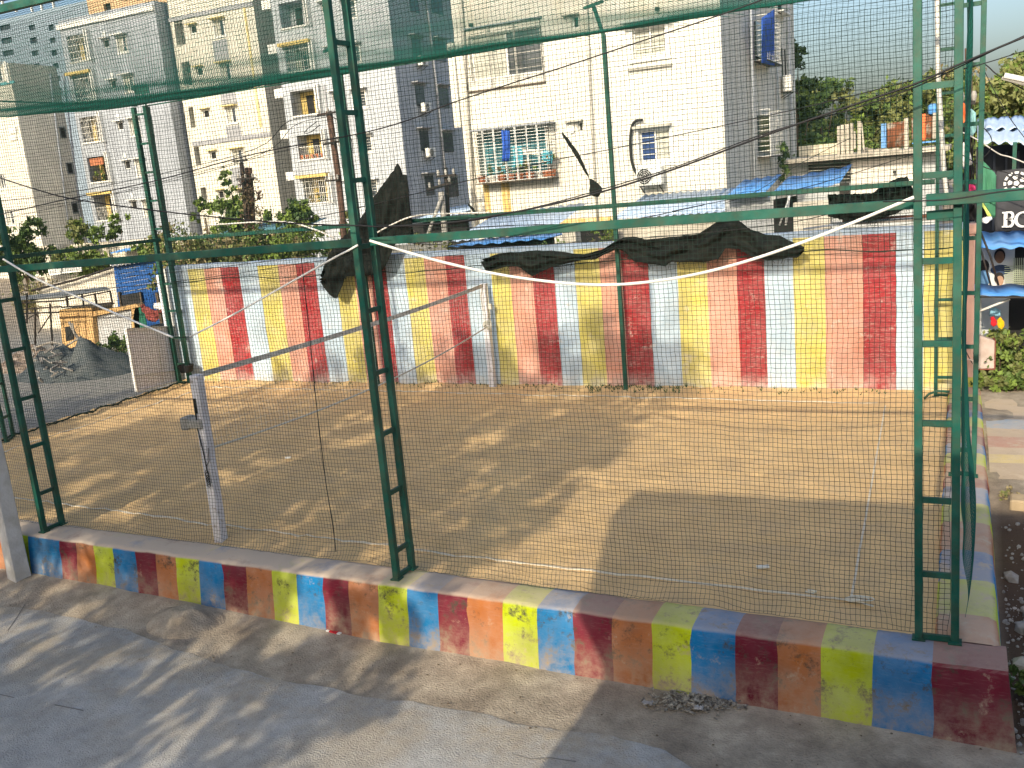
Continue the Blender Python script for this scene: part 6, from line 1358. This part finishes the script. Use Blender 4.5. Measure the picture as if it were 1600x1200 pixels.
tag(mb.build('dry_leaves', mat('dry_leaf', (.10, .07, .04), .9, .5, 9)), 'dry leaves scattered along the foot of the kerb', 'leaves', kind='stuff')

# ------------------------------------------------------------------ what stands behind the viewpoint and casts the shade
hb = empty('house_behind', (4, -6, -.6), label='plain two-storey house standing behind the viewpoint, shading the right half of the court', cat='house')
mb = MB(); hz = lambda Ysh, Z=0: Z+.487*(Ysh+1.2)
pr_ = [(-3.36, -.6), (-3.36, hz(12.0)), (11, hz(12.0)+.25), (11, -.6)]
ov_ = [(-3.35, 4.2), (-3.35, hz(12.0)-.01), (-4.30, hz(12.0)-.01), (-4.30, 6.05), (-3.70, 4.9)]
mb.prism([Vector((x-4, 4.8, z+.6)) for x, z in pr_], (0, -6, 0)); mb.build('wall', CREAMW, hb)
mb = MB(); mb.prism([Vector((x-4, 4.8, z+.6)) for x, z in ov_], (0, -.3, 0)); mb.build('shadow_overhang', CREAMW, hb)  # unseen overhang, added and outlined so the house shadow's left edge slants
mb = MB(); mb.box((2, 4.84, 1.6), (1.2, .08, 2.2)); mb.build('door', WOOD, hb)
for i, (cx_, cy_, rr_, hh) in enumerate(((-7.6, -4.2, 3.0, 12.9), (-12.0, -4.6, 3.7, 12.9), (-17.2, -4.4, 3.8, 10.4), (-22.5, -4.4, 4.0, 11.0))):
    t = empty('shade_tree', (cx_, cy_, -.6), label='roadside shade tree behind the viewpoint, number %s from the house' % ('one', 'two', 'three', 'four')[i] if False else ('roadside tree behind the viewpoint nearest the house', 'roadside tree behind the viewpoint, next but one to the house', 'roadside tree behind the viewpoint towards the left', 'roadside tree behind the viewpoint farthest left')[i], cat='tree', group='roadside trees behind the viewpoint')
    rnd = random.Random(200+i); bl_ = []
    for k in range(95):
        x = rnd.uniform(-.9, .9)*rr_; z = rnd.uniform(3.2, hh-1.1); y = rnd.uniform(-.8, .8)
        if i == 0: x = min(x, 1.7)
        r = rnd.uniform(.45, 1.0); bl_.append(((x, y*1.6, z), (r*1.1, r*.9, r*.85)))
    mb = MB(); mb.tube([(0, 0, 0), (.1, 0, 2.5), (0, .1, 5), (0, 0, 9)], [.24, .2, .15, .06], 8)
    for (c, r) in bl_[:10]: mb.tube([(0, 0, max(1.5, c[2]*.6)), c], [.08, .02], 5)
    mb.build('trunk', BARK, t, True); leaves('crown', bl_, 24000, .115, [LEAF[0], LEAF[1]], t, 300+i)
